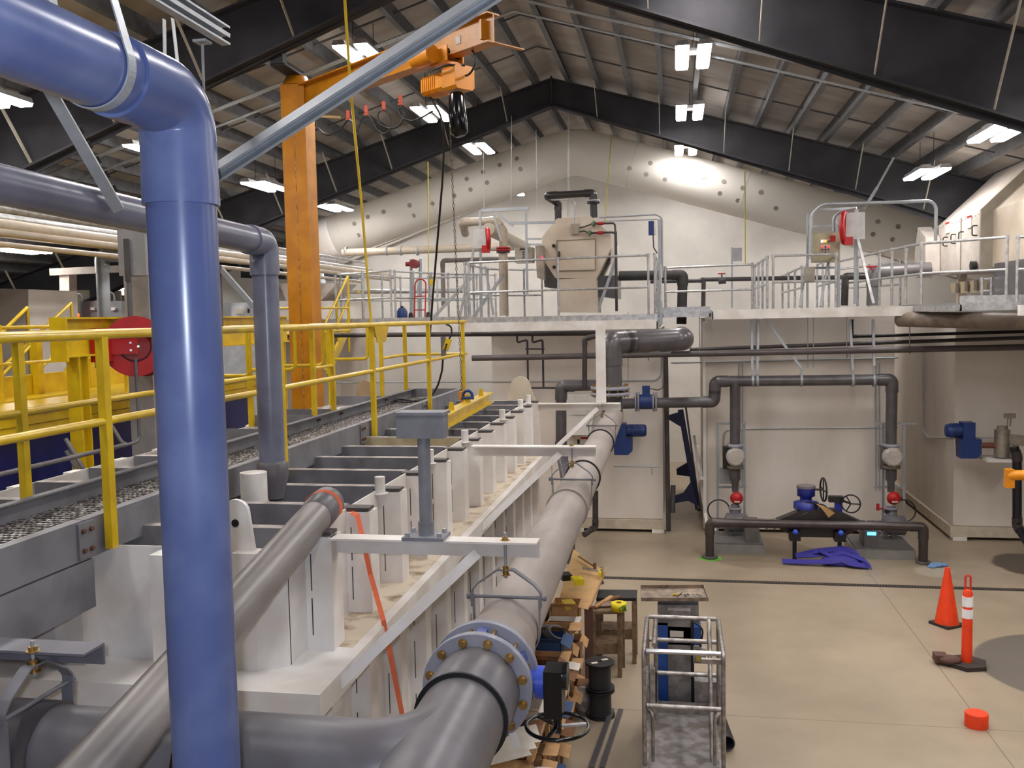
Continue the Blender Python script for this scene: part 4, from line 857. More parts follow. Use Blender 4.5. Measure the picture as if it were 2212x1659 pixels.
for a, b, l in (((1624, 690), (1625, 800), 'left vertical'), ((1638, 690), (1636, 800), 'left slotted'), ((1886, 690), (1888, 790), 'right vertical'), ((1650, 685), (1731, 795), 'diagonal'), ((1836, 690), (1842, 800), 'inner right')):
    solo('support_strut', MB().bar(pp(*a, Y=17.4), pp(*b, Y=YM), .045, .045, up=(0, 1, 0)), GALV, '%s galvanised strut holding the manifold from the platform' % l, 'strut')

# ---------------------------------------------------------------- platforms
def plat(label, x0, x1, y0, y1, z, h=.18, toe=True, m=WHITE):
    t = thing('mezzanine_platform', label, 'platform', ((x0+x1)/2, (y0+y1)/2, z-h))
    ob('edge_beam', MB().chan((x0, y0, z-h/2), (x1, y0, z-h/2), .07, h, .012, flip=-1), m, t)
    yg = min(y0+1.3, y1); dk = MB(); xx = x0
    while xx < x1: dk.box(xx, xx+.012, y0+.03, yg, z-.03, z); xx += .06
    yy = y0+.05
    while yy < yg: dk.box(x0, x1, yy, yy+.012, z-.02, z-.005); yy += .1
    ob('grating', dk, GALV, t)
    ob('deck', MB().box(x0, x1, yg, y1, z-.03, z), GALV, t)
    ob('side_beam', MB().box(x0, x0+.02, y0, y1, z-h, z-.03), m, t); ob('side_beam', MB().box(x1-.02, x1, y0, y1, z-h, z-.03), m, t)
    if toe: ob('toe_plate', MB().box(x0, x1, y0+.03, y0+.04, z, z+.1), ALU, t)
    return t
PA = plat('left rear platform behind the yellow walkway railing', -9.6, -4.1, 18.9, 22.4, 4.19, .26)
PB = plat('centre platform carrying the cream hopper machine', -3.95, -.33, 17.0, 22.4, 4.16, .17)
PBc = plat('narrow grey platform piece between the centre and right platforms', -.25, .62, 17.3, 21.5, 4.28, .09, m=ALU)
PC = plat('right platform with long white edge beam above the manifold', .64, 4.3, 17.0, 22.4, 4.31, .17, toe=False)
PD = plat('nearest right platform below the big cream machine', 4.05, 9.5, 14.3, 17.8, 4.33, .12, m=ALU)
solo('edge_beam', MB().box(4.75, 7.5, 14.0, 14.1, 4.13, 4.28), WHITE, 'white beam stub below the right platform corner', 'beam')
def rail(label, pts, zf, hm=.5, posts=None, m=ALU, r=.022, name='guard_rail'):
    """pts: 3D points of the top rail; posts: number per segment"""
    t = thing(name, label, 'railing', (pts[0].x, pts[0].y, zf))
    for i in range(len(pts)-1):
        a, b = pts[i], pts[i+1]; n = posts[i] if posts else 2
        ob('top_rail', MB().cyl(a, b, r, n=10), m, t)
        am, bm = V((a.x, a.y, zf+(a.z-zf)*hm)), V((b.x, b.y, zf+(b.z-zf)*hm))
        ob('mid_rail', MB().cyl(am, bm, r*.95, n=10), m, t)
        for k in range(n):
            c = a.lerp(b, k/(n-1)) if n > 1 else a
            if i and k == 0: continue
            ob('post', MB().cyl((c.x, c.y, zf), c, r, n=10).cyl(c-V((0, 0, .04)), c+V((0, 0, .03)), r*1.4, n=10), m, t)
    return t
T = lambda x, y, Y: pp(x, y, Y=Y)
c0 = T(1012, 568, 17.06); ztb = c0.z
rail('aluminium railing along the front of the centre platform', [c0, T(1205, 559, 17.06), T(1400, 551, 17.06)], 4.17, .5, [2, 2])
rail('aluminium railing along the left side of the centre platform', [T(1004, 569, 17.1), V((-3.95, 19.4, ztb)), V((-3.3, 20.2, ztb)), V((-2.9, 20.2, ztb))], 4.17, .5, [4, 3, 2])
rail('aluminium railing along the right side of the centre platform', [T(1414, 550, 17.1), V((-.36, 21.0, ztb))], 4.17, .5, [4])
zc_ = T(1437, 581, 17.3).z
rail('bright aluminium railing between the centre and right platforms', [T(1437, 579, 17.35), T(1625, 571, 17.35)], 4.3, .45, [2])
rail('aluminium railing running back beside the gap between the tanks', [T(1630, 574, 19.5), T(1657, 556, 17.1)], 4.31, .48, [4])
rail('aluminium railing in front of the steel control panel', [T(1670, 553, 17.1), T(1806, 549, 17.1)], 4.31, .5, [2])
rail('aluminium railing running back right of the control panel', [T(1690, 596, 20.5), T(1732, 577, 18.6)], 4.31, .5, [4])
rail('aluminium railing running back behind the control panel', [T(1765, 572, 19.6), T(1806, 552, 17.1)], 4.31, .5, [4])
rail('aluminium railing rising toward the viewer along the right platform corner', [T(1812, 565, 20.0), T(1900, 545, 17.5), T(1991, 526, 15.0), T(2176, 512, 14.35)], 4.33, .5, [3, 4, 2])
rail('aluminium railing post and rail at the right edge of the photo', [T(2199, 512, 14.2), T(2330, 508, 14.0)], 4.33, .5, [2])
rail('bright far railing behind the red hose reel', [T(1810, 582, 20.5), T(1945, 566, 20.5)], 4.31, .5, [3])
rail('short railing in front of the right machine base', [T(2122, 603, 16.0), T(2142, 603, 16.0)], 4.33, .5, [2])
zl = T(735, 591, 18.95).z
rail('aluminium railing at the left end of the left rear platform', [T(724, 594, 18.95), T(843, 585, 18.95)], 4.19, .48, [3])
rail('aluminium railing in the middle of the left rear platform', [T(852, 586, 18.95), V((-5.1, 20.5, zl)), V((-4.2, 21.5, zl))], 4.19, .48, [4, 4])
rail('aluminium railing at the right end of the left rear platform', [T(926, 599, 20.0), T(1010, 599, 20.0)], 4.19, .48, [3])
rail('aluminium railing running back at the far left of the rear platform', [T(735, 592, 19.0), V((-6.3, 22.2, zl)), V((-4.8, 22.2, zl))], 4.19, .48, [5, 4])
# diagonal braces beside the centre machine
for a, b, l in (((1018, 600), (932, 690), 'left of the chain'), ((1087, 595), (1022, 685), 'below the grey hose reel'), ((1331, 560), (1292, 670), 'right of the hopper chute')):
    solo('diagonal_brace', MB().bar(T(a[0], a[1], 18.4), T(b[0], b[1], 18.4), .06, .04, up=(0, 1, 0)), GALV, 'sloping galvanised brace ' + l, 'brace')
# ---------------------------------------------------------------- cream hopper machine, centre platform
HM = mat('machine_cream', (206, 192, 174), .5, c2=(190, 174, 154), scale=1.5)
YH = 18.2
K = lambda x, y, Y=YH: P(x, y, Y=Y)
hp = thing('hopper_machine', 'cream octagonal hopper machine with a chute on the centre platform', 'machine', K(1245, 673))
ob('body', MB().prism([K(*a) for a in ((1203, 472), (1276, 467), (1319, 507), (1319, 537), (1289, 601), (1200, 601), (1171, 557), (1171, 512))][::-1], (0, 1.5, 0)), HM, hp)
ob('chute', MB().prism([K(1204, 603, YH-.04), K(1288, 600, YH-.04), K(1291, 675, YH-.04), K(1205, 675, YH-.04)], (0, .9, 0)), HM, hp)
ob('hatch', MB().prism([K(1203, 520, YH-.01), K(1286, 516, YH-.01), K(1286, 583, YH-.01), K(1204, 585, YH-.01)], (0, -.012, 0)), HM, hp)
hn = MB()
for a, b in (((1203, 520), (1286, 516)), ((1286, 516), (1286, 583)), ((1204, 585), (1286, 583)), ((1203, 520), (1204, 585)), ((1202, 604), (1289, 601))): hn.bar(K(*a, YH-.03), K(*b, YH-.03), .012, .012, up=(0, 1, 0))
ob('hatch_seam', hn, mat('seam_dark', (120, 106, 92), .7), hp)
ob('handle', MB().bar(K(1208, 543, YH-.06), K(1208, 559, YH-.06), .03, .04, up=(0, 1, 0)), BLK, hp)
for x, y in ((1196, 531), (1197, 577)): ob('knob', MB().cyl(K(x, y), K(x, y, YH-.05), .035, n=12), BLK, hp)
ob('side_guard', MB().prism([K(1319, 508, YH+.3), K(1332, 520, YH+.3), K(1334, 600, YH+.3), K(1319, 600, YH+.3)], (0, 1.2, 0)), WHITE, hp)
ob('lower_housing', MB().prism([K(1289, 597, YH+.25), K(1334, 594, YH+.25), K(1334, 645, YH+.25), K(1292, 640, YH+.25)], (0, 1.2, 0)), PVCD, hp)
ob('lower_housing', MB().prism([K(1172, 560, YH+.3), K(1200, 600, YH+.3), K(1203, 622, YH+.3), K(1176, 620, YH+.3)], (0, 1.0, 0)), mat('housing_grey', (96, 92, 90), .5), hp)
jb_ = thing('terminal_box', 'small brown terminal box on the hopper machine front', 'box', K(1242, 505))
ob('box', MB().obox(K(1242, 495, YH-.05), (.15, .1, .2)), STAIN, jb_)
ob('conduit', MB().tube(fil([K(1242, 484, YH-.05), K(1242, 440, YH-.05), K(1236, 432, YH-.05), K(1190, 432, YH)], .1), .012, 8), GALV, jb_)
for i, (y0, y1, xv) in enumerate(((492, 483, 1284), (501, 503, 1275))):
    t = thing('spray_line', 'black water line with a red valve on the hopper, %s of two' % ('upper' if i == 0 else 'lower'), 'pipe', K(xv, y1))
    ob('hose', MB().tube([K(1251, y0, YH-.1), K(1262, y0-2, YH-.12), K(xv-3, y1, YH-.12)], .014, 8), DARKP, t)
    ob('pipe', MB().tube(fil([K(xv, y1, YH-.12), K(1328, y1-1, YH-.12), K(1332, 530, YH-.12)], .05), .02, 8), DARKP, t)
    ob('red_valve', MB().cyl(K(1291, y1, YH-.12), K(1303, y1, YH-.12), .032, n=10), RED, t)
    ob('green_fitting', MB().cyl(K(xv-5, y1+5, YH-.1), K(xv+2, y1-4, YH-.1), .045, n=10), mat('green_fitting', (92, 110, 84), .6), t)
line('water_riser', 'black vertical water pipe right of the hopper machine', 'pipe', [K(1330, 500, YH-.12), K(1332, 672, YH-.12)], .028, DARKP, n=10)
vp = run('vent_pipe', 'black vent pipe arching over the hopper machine', 'pipe', [K(1206, 480, YH+.7), K(1205, 438, YH+.7), K(1180, 423, YH+.3), K(1281, 417, YH+.3), K(1283, 470, YH+.3)], .072, mat('vent_black', (46, 42, 42), .35), bend=.1, n=16)
for y in (434, 438): ob('flange', MB().ring(K(1282, y, YH+.3), (0, 0, 1), .13, .05, .03, 20), FLANGE if y < 436 else BLK, vp)
t = thing('control_cabinet', 'stainless control cabinet left of the hopper machine', 'cabinet', K(1130, 568, 17.9))
ob('enclosure', MB().prism([K(1112, 535, 17.9), K(1150, 534, 17.9), K(1150, 567, 17.9), K(1113, 568, 17.9)], (0, .3, 0)), STAIN, t)
ob('nameplate', MB().obox(K(1128, 538, 17.88), (.1, .01, .03)), BLK, t)
for y in (545, 550, 556): ob('button', MB().cyl(K(1130, y, 17.9), K(1130, y, 17.86), .014, n=8), BLK, t)
t = thing('control_cabinet', 'second stainless cabinet touching the hopper machine, red lamp on it', 'cabinet', K(1166, 600, 17.95))
ob('enclosure', MB().prism([K(1156, 531, 17.95), K(1172, 530, 17.95), K(1176, 606, 17.95), K(1160, 600, 17.95)], (0, .25, 0)), STAIN, t)
ob('red_lamp', MB().ball(K(1171, 557, 17.9), .025), emis('red_lamp', (255, 30, 60), 3), t)
# strut frame, reel and piping left of the machine
FS = 17.7
for a, b, w_, l in (((1037, 455), (1040, 685), .045, 'tall upright holding the grey reel plate'), ((1136, 455), (1139, 640), .04, 'perforated upright left of the machine'), ((1040, 455), (1142, 450), .06, 'upper level rail over the reel'), ((1097, 482), (1200, 480), .05, 'lower level rail beside the machine'),
                    ((1070, 460), (1108, 488), .045, 'short diagonal under the upper rail'), ((1030, 508), (992, 690), .04, 'bright diagonal leg left of the reel'), ((1067, 465), (1083, 520), .04, 'steep diagonal beside the beige pipe'), ((1140, 516), (1170, 516), .035, 'upper short perforated bar'), ((1140, 528), (1170, 528), .035, 'lower short perforated bar'), ((1048, 575), (1066, 680), .04, 'dark slotted leg below the reel')):
    solo('strut_member', MB().bar(K(*a, FS), K(*b, FS), w_, w_, up=(0, 1, 0)), GALV, 'galvanised strut, ' + l, 'strut')
def reel(label, px, py, Y, k, flip=1):
    c = K(px, py, Y); t = thing('hose_reel', label, 'hose reel', c-V((0, 0, .3)))
    ob('side_plate', MB().obox(c, (.24*k, .04, .36*k)), mat('plate_grey', (190, 188, 186), .45), t)
    ob('hose', MB().torus(c+V((.13*k*flip, .1, -.02)), (1, .35*flip, 0), .2*k, .045, 24, 8), RED, t)
    ob('hub', MB().obox(c+V((.12*flip, 0, -.2*k)), (.14, .1, .14)), RED, t); return t
reel('red hose reel with a pale side plate left of the hopper machine', 1036, 516, 17.55, 1.0)
r2 = reel('red hose reel with a pale plate on a post on the right platform', 1848, 488, 17.2, 1.3, -1)
BP = BEIGEP
run('beige_pipe', 'long beige process pipe running level along the back wall', 'pipe', [K(740, 546, 22.1), K(1112, 532, 22.1)], .095, BP, n=20)
b1_ = run('beige_pipe', 'beige pipe bending down to a red-flanged valve near the reel', 'pipe', [K(1005, 505, 19.4), K(1000, 480, 19), K(1072, 477, 19), K(1087, 500, 19), K(1087, 545, 19)], .085, BP, bend=.1, n=18)
run('beige_pipe', 'beige vertical pipe below the red flange', 'pipe', [K(1087, 548, 19), K(1089, 682, 19)], .095, BP, n=18)
run('beige_pipe', 'beige pipe slanting back behind the reel', 'pipe', [K(1055, 495, 18.6), K(1135, 535, 21.5)], .13, BP, n=20)
t = thing('flange_valve', 'red flanged valve on the beige pipe', 'valve', K(1087, 545, 19))
for y in (536, 541): ob('flange', MB().ring(K(1087, y, 19), (0, 0, 1), .15, .08, .035, 24), RED, t)
ob('flange', MB().ring(K(1087, 545, 19), (0, 0, 1), .14, .08, .03, 24), DARKP, t)
for x, l in ((748, 'first'), (836, 'second'), (866, 'third'), (902, 'fourth')): solo('pipe_clamp', MB().ring(K(x, 542, 22.1), (1, 0, 0), .115, .095, .05, 20), GALV, 'clamp on the long beige pipe, %s from the left' % l, 'clamp')
run('wall_pipe', 'grey pipe with an elbow on the wall below the beige pipe', 'pipe', [K(958, 660, 22.5), K(956, 563, 22.5), K(1120, 558, 22.5)], .055, mat('mid_grey_pipe', (120, 112, 106), .4), n=14)
run('wall_pipe', 'silver level pipe low on the back wall between the platforms', 'pipe', [K(740, 630, 23.5), K(1000, 628, 23.5)], .06, ALU, n=12)
for x, l in ((940, 'left'), (1052, 'near the reel, left'), (1158, 'behind the cabinet')): pass
for x0, y0, x1, y1, Y, r, l in ((1044, 330, 1046, 452, 18, .006, 'left'), (1105, 250, 1104, 450, 18, .006, 'middle'), (1158, 280, 1160, 455, 18, .006, 'right'), (1227, 235, 1226, 470, 19, .006, 'over the hopper'), (1229, 235, 1229, 470, 19.2, .006, 'over the hopper, second'), (1809, 460, 1809, 600, 18, .01, 'over the control panel')):
    solo('suspension_wire', MB().cyl(K(x0, y0, Y), K(x1, y1, Y), r, n=6), GALV, 'thin suspension wire from the roof, ' + l, 'wire')
line('instrument_conduit', 'conduit running right from the hopper and bending down the post', 'conduit', [K(1295, 470, 18.2), K(1418, 463, 17.2), K(1430, 470, 17.2), K(1431, 600, 17.2)], .018, GALV, .12)
line('instrument_conduit', 'thin rod with fittings right of the hopper', 'conduit', [K(1300, 478, 18.3), K(1420, 474, 17.3)], .01, GALV)
t = thing('instrument_post', 'galvanised post with a blue instrument at the right of the centre platform', 'post', K(1425, 700, 17.2))
ob('post', MB().bar(K(1424, 474, 17.2), K(1428, 700, 17.2), .06, .06, up=(0, 1, 0)), GALV, t)
ob('label_strip', MB().bar(K(1428, 570, 17.15), K(1429, 650, 17.15), .02, .005, up=(0, 1, 0)), PAPER, t)
t = thing('transmitter', 'blue and white transmitter on the right post of the centre platform', 'instrument', K(1410, 510, 17.1))
ob('case', MB().obox(K(1407, 493, 17.1), (.1, .1, .25)), BLUM, t); ob('cover', MB().obox(K(1415, 493, 17.1), (.04, .1, .24)), PAPER, t)
ob('cable', MB().tube(fil([K(1411, 508, 17.1), K(1412, 535, 17.1), K(1420, 547, 17.1)], .1), .012, 8), DARKP, t)
run('insulated_pipe', 'thick black pipe elbowing down at the gap between platforms', 'pipe', [K(1338, 596, 19), K(1475, 594, 19), K(1472, 700, 19)], .1, mat('insul_black', (52, 50, 48), .6), bend=.12, n=18)
run('insulated_pipe', 'black pipe running along the wall behind the right railing', 'pipe', [K(1405, 608, 20), K(1515, 606, 20), K(1518, 604, 20), K(1880, 598, 20)], .045, DARKP, n=12)
line('black_drop', 'black pipe dropping beside the red wall valve', 'pipe', [K(1520, 606, 19.8), K(1519, 668, 19.8)], .045, DARKP, n=12)
t = thing('gate_valve', 'small valve with a red handwheel on the black wall pipe', 'valve', K(1559, 606, 19.9))
ob('body', MB().cyl(K(1552, 607, 19.9), K(1568, 606, 19.9), .07, n=14), DARKP, t); ob('stem', MB().cyl(K(1560, 605, 19.9), K(1559, 592, 19.9), .015, n=8), DARKP, t); ob('hand_wheel', MB().torus(K(1559, 591, 19.9), (0, 0, 1), .07, .012, 20, 6), RED, t)
t = thing('wall_box', 'small grey box on the back wall right of the yellow cord', 'box', K(1592, 560, 20.5))
ob('case', MB().obox(K(1592, 550, 20.5), (.2, .1, .28)), mat('box_grey', (150, 148, 150), .4), t); ob('rail', MB().bar(K(1581, 534, 20.5), K(1581, 665, 20.5), .04, .04, up=(0, 1, 0)), GALV, t)
# right platform gear
t = thing('push_button_cabinet', 'stainless control panel with red and white buttons on the right platform', 'panel', K(1782, 570, 17.4))
ob('enclosure', MB().prism([K(1754, 505, 17.4), K(1814, 502, 17.4), K(1813, 565, 17.4), K(1757, 566, 17.4)], (0, .3, 0)), mat('panel_steel', (166, 156, 128), .35, .5), t)
for j, (yy, cs) in enumerate(((521, 'WOK'), (533, 'RKR'), (539, 'KKK'), (545, ' K '))):
    for i, ch in enumerate(cs):
        if ch == ' ': continue
        m_ = {'W': emis('white_lamp', (255, 240, 225), 2.5), 'O': emis('amber_lamp', (255, 150, 20), 1.5), 'R': emis('red_button', (235, 40, 50), 1.2), 'K': BLK}[ch]
        bt = ob('button_plate', MB().obox(K(1776+7*i, yy, 17.38), (.05, .01, .055)), PAPER, t); ob('button', MB().cyl(K(1776+7*i, yy, 17.38), K(1776+7*i, yy, 17.33), .017, n=10), m_, bt)
ob('switch', MB().obox(K(1799, 515, 17.36), (.09, .06, .1)), RED, t)
t2_ = thing('strut_stand', 'perforated strut stand behind the stainless control panel', 'stand', K(1780, 665, 17.5))
for x, y0 in ((1744, 460), (1812, 465)): ob('upright', MB().bar(K(x, y0, 17.75), K(x, 664, 17.75), .04, .04, up=(0, 1, 0)), GALV, t2_)
for x0, y0, x1, y1 in ((1744, 490, 1826, 486), (1757, 579, 1812, 578), (1768, 454, 1848, 449)): ob('crossbar', MB().bar(K(x0, y0, 17.72), K(x1, y1, 17.72), .04, .04), GALV, t2_)
for x0 in (1741, 1786): ob('brace', MB().bar(K(x0+4, 560, 17.6), K(x0-14, 662, 17.2), .035, .035, up=(0, 1, 0)), GALV, t2_)
solo('junction_box', MB().obox(K(1748, 592, 17.1), (.18, .12, .25)), STAIN, 'small stainless box hanging below the control panel', 'box')
line('loop_conduit', 'thick conduit loop arching from the panel to the right machine', 'conduit', [K(1751, 560, 17.4), K(1752, 465, 17.4), K(1775, 441, 17.4), K(1930, 437, 16.8), K(2010, 434, 16.6), K(2022, 445, 16.6), K(2021, 520, 16.6)], .028, GALV, .2, 10)
for i, (x, x2) in enumerate(((1800, 1806), (1805, 1812))): line('loop_conduit', 'curved conduit rising behind the panel, %s one' % ('inner' if i == 0 else 'outer'), 'conduit', [K(x, 500, 17.6), K(x, 470, 17.6), K(x2+8, 456, 17.6), K(1850, 449, 17.4)], .02, GALV, .15)
t = thing('reel_post', 'galvanised post with a bright brace carrying the right hose reel', 'post', K(1850, 655, 17.1))
ob('post', MB().bar(K(1850, 452, 17.25), K(1848, 656, 17.25), .06, .05, up=(0, 1, 0)), GALV, t)
ob('brace', MB().bar(K(1853, 516, 17.15), K(1887, 655, 16.9), .045, .03, up=(0, 1, 0)), ALU, t)
ob('top_brace', MB().bar(K(1866, 452, 17.2), K(1895, 405, 17.0), .05, .03, up=(0, 1, 0)), GALV, t)
ob('top_brace', MB().bar(K(1895, 405, 17.0), K(1931, 340, 16.8), .035, .02, up=(0, 1, 0)), GALV, t)
run('wall_pipe', 'grey pipe elbow behind the railing left of the right machine', 'pipe', [K(2010, 580, 18.6), K(1888, 588, 18.6), K(1886, 660, 18.6)], .125, mat('mid_grey_two', (104, 100, 100), .35), bend=.16, n=20)
line('black_drop', 'black square-elbowed pipe behind the right railing', 'pipe', [K(1880, 596, 19.2), K(1826, 597, 19.2), K(1824, 660, 19.2)], .07, DARKP, .03, 12)
solo('red_wheel_valve', MB().torus(K(1882, 576, 18.4), (0, 0, 1), .09, .014, 20, 6).cyl(K(1882, 576, 18.4), K(1883, 584, 18.4), .015, n=8), RED, 'red handwheel above the grey pipe elbow on the right', 'handwheel')
# big right machine
RM = thing('drum_machine', 'big cream machine housing with hatches at the right edge', 'machine', (6, 16, 4.33))
def rsec(x, y0, y1, zb, m, nm):
    return ob(nm, MB().prism([(x, y0, zb), (x, y0, 5.82), (x+1.25, y0, 7.0), (x+2.6, y0, 7.0), (x+2.6, y0, zb)], (0, y1-y0, 0)), m, RM)
rsec(4.92, 16.25, 18.8, 4.88, mat('hatch_cream', (196, 186, 176), .42), 'housing'); rsec(5.06, 13.2, 16.2, 4.9, HM, 'housing')
ob('flange_ring', MB().prism([(4.88, 16.18, 4.88), (4.88, 16.18, 5.85), (6.15, 16.18, 7.05), (7.5, 16.18, 7.05), (7.5, 16.18, 4.88)], (0, .07, 0)), mat('flange_dark', (140, 130, 116), .5), RM)
def onx(px, py, X=4.91): return P(px, py, X=X)
sm_ = MB()
for a, b in (((2076, 470), (2074, 600)), ((2026, 487), (2011, 602))): sm_.bar(onx(*a), onx(*b), .02, .012, up=(1, 0, 0))
ob('seam', sm_, STAIN, RM)
for x, y in ((2047, 492), (2094, 479)):
    c = onx(x, y); lb_ = ob('warning_label', MB().obox(c, (.012, .22, .2)), PAPER, RM); ob('red_band', MB().obox(c+V((-.008, 0, .085)), (.01, .22, .03)), RED, lb_)
for x, y in ((2041, 522), (2058, 516), (2075, 511), (2104, 498)):
    c = onx(x, y, 4.87); ob('handle', MB().tube(fil([c+V((.05, 0, .08)), c+V((-.03, 0, .08)), c+V((-.03, 0, -.08)), c+V((.05, 0, -.08))], .03), .011, 8), BLK, RM)
for k in range(14):
    c = onx(2031+7*k, 486-2.35*k+6, 4.91); ob('bolt', MB().cyl(c, c-V((.012, 0, 0)), .012, n=6), GALV, RM)
ob('side_hood', MB().prism([onx(2005, 545), onx(2012, 490), onx(2030, 512), onx(2030, 590), onx(2005, 600)], (-.25, 0, 0)), mat('hatch_cream', (196, 186, 176), .42), RM)
ob('port', MB().cyl(onx(2108, 574, 4.9), onx(2108, 574, 4.9)-V((.08, 0, 0)), .08, n=18), BLK, RM)
ob('under_frame', MB().prism([onx(2052, 612, 4.95), onx(2118, 604, 4.95), onx(2118, 632, 4.95), onx(2055, 634, 4.95)], (.1, 0, 0)), mat('trough_tan', (150, 134, 108), .5), RM)
for x, y in ((2068, 622), (2088, 618), (2108, 616)): ob('trough_plate', MB().obox(onx(x, y, 4.92), (.02, .16, .18)), mat('trough_dark', (84, 72, 58), .5), RM)
ob('discharge', MB().prism([(5.1, 14.6, 4.95), (5.1, 15.9, 4.95), (5.1, 16.1, 5.35), (5.1, 15.6, 5.35)], (.9, 0, 0)).prism([(5.0, 14.0, 4.34), (5.0, 15.9, 4.34), (5.0, 15.9, 4.95), (5.0, 14.4, 4.95)], (.9, 0, 0)), PVCD, RM)
for y in (14.0, 16.4, 18.5):
    ob('leg', MB().box(5.2, 5.35, y, y+.12, 4.33, 4.9), HM, RM)
solo('wall_switch', MB().box(5.0, 5.06, 13.75, 13.95, 5.5, 5.62), STAIN, 'small switch box on the nearer cream housing at the right edge', 'switch')

# ---------------------------------------------------------------- left background
t = thing('press_frame', 'yellow steel gantry frame behind the walkway carrying the hose reel', 'frame', (-6, 9, 3))
ob('top_beam', MB().ibeam((-6.0, 8.2, 4.14), (-6.0, 13.6, 4.14), .16, .4, .02), YEL, t)
for y in (8.45, 10.0, 13.3): ob('leg', MB().ibeam((-6.0, y, 0), (-6.0, y, 3.94), .14, .16, .015, up=(0, 1, 0)), YEL, t)
ob('end_plate', MB().box(-6.09, -5.91, 8.17, 8.2, 3.9, 4.34), YEL, t)
rc_ = P(292, 748, X=-5.72)
rr_ = thing('hose_reel', 'glossy red hose reel half hidden behind the thick blue pipe', 'hose reel', rc_-V((0, 0, .3)))
ra = V((.5, -.866, 0))
for dx in (0, .17):
    ob('side_disc', MB().ring(rc_-ra*(dx-.0), ra, .325, .17, .025, 40), RED, rr_)
ob('drum', MB().ring(rc_-ra*.085, ra, .15, .05, .17, 32), mat('drum_red', (140, 14, 18), .4), rr_)
ob('hose', MB().ring(rc_-ra*.085, ra, .25, .15, .1, 32), mat('hose_red', (120, 20, 18), .5), rr_)
ob('arm', MB().obox(rc_+ra*.04-V((.2, .1, 0)), (.5, .02, .16), (.866, .5, 0)), RED, rr_)
ob('mount', MB().box(-5.98, -5.9, rc_.y-.4, rc_.y-.1, rc_.z-.15, rc_.z+.2), RED, rr_)
for dy, dz in ((-.05, .04), (-.05, -.04), (.04, 0)): ob('bolt', MB().cyl(rc_+ra*.05+V((dy, 0, dz)), rc_+ra*.07+V((dy, 0, dz)), .014, n=6), CHROM, rr_)
ob('hose_end', MB().tube(arc(rc_-ra*.08+V((.08, .05, -.05)), (.866, .5, 0), (0, 0, 1), .26, -2.2, -.6, 14), .02, 8), mat('hose_red', (120, 20, 18), .5), rr_)
t = thing('filter_press', 'large yellow-topped navy blue machine at the far left below the railing', 'machine', (-7.8, 9, 0))
ob('yellow_cover', MB().box(-7.7, -6.45, 5.5, 13.4, 3.16, 3.44), YEL, t)
sm_ = MB()
for z in (3.26, 3.36): sm_.box(-6.449, -6.44, 5.5, 13.4, z, z+.008)
ob('cover_seam', sm_, mat('seam_ochre', (130, 100, 20), .6), t)
ob('navy_body', MB().box(-7.6, -6.5, 5.6, 13.3, 0, 3.15), NAVY, t)
ob('rim', MB().box(-7.7, -6.4, 5.5, 13.4, 3.14, 3.165), WHITE, t)
ob('rear_panel', MB().box(-7.7, -7.65, 5.5, 13.4, 3.44, 3.68), YEL, t)
for y in (8.8, 9.9, 10.9): ob('vertical_rib', MB().box(-7.64, -7.56, y, y+.1, 3.44, 4.15), YEL, t)
for i, (z, y1) in enumerate(((3.02, 8.6), (2.78, 8.0), (2.66, 8.0))):
    line('pipe_conduit', 'grey conduit along the navy machine, %s of three' % ('top', 'middle', 'bottom')[i], 'conduit', [(-5.6, 4.4, z), (-5.6, y1, z), (-5.75, y1+.15, z), (-6.0, y1+.2, z+.35)], .022, PVCG, .12, 10)
for i, (x, y0, y1) in enumerate(((-5.6, 9.6, 9.6),)):
    line('pipe_conduit', 'thin grey upright conduit between the yellow legs', 'conduit', [(-5.7, 9.0, 3.9), (-5.7, 9.0, 3.0), (-5.7, 8.3, 2.98)], .018, PVCG, .08, 10)
# stair rails at the left
def stair(label, x, y0, y1, z0, z1, m=YEL, n=4):
    t = thing('stair_rail', label, 'railing', (x, y0, z0))
    for dz in (1.0, .5): ob('sloping_rail', MB().cyl((x, y0, z0+dz), (x, y1, z1+dz), .024, n=10), m, t)
    ob('stringer', MB().bar((x, y0, z0), (x, y1, z1), .05, .22), m, t)
    for k in range(n): f = k/(n-1); ob('post', MB().cyl((x, y0+(y1-y0)*f, z0+(z1-z0)*f), (x, y0+(y1-y0)*f, z0+(z1-z0)*f+1.0), .022, n=10), m, t)
    return t
stair('yellow stair railing descending at the far left edge, nearer flight', -8.2, 10.6, 8.6, 3.5, 2.2)
stair('yellow stair railing descending at the far left, farther flight', -9.0, 12.6, 10.2, 3.6, 2.2)
rail('yellow guard rail across the far left machine', [V((-7.3, 6.5, 4.25)), V((-7.3, 10.2, 4.25)), V((-6.6, 10.2, 4.25))], 3.44, .5, [4, 2], YEL)
rail('yellow level rail passing behind the slimmer grey pipe', [P(590, 666, X=-6.6), P(752, 665, X=-6.6)], 3.6, .5, [2], YEL)
stair('yellow stair railing climbing to the left rear platform', -7.55, 17.5, 18.9, 3.2, 4.2, n=3)
stair('second yellow stair railing beside the orange column', -6.9, 17.5, 18.9, 3.2, 4.2, n=3)
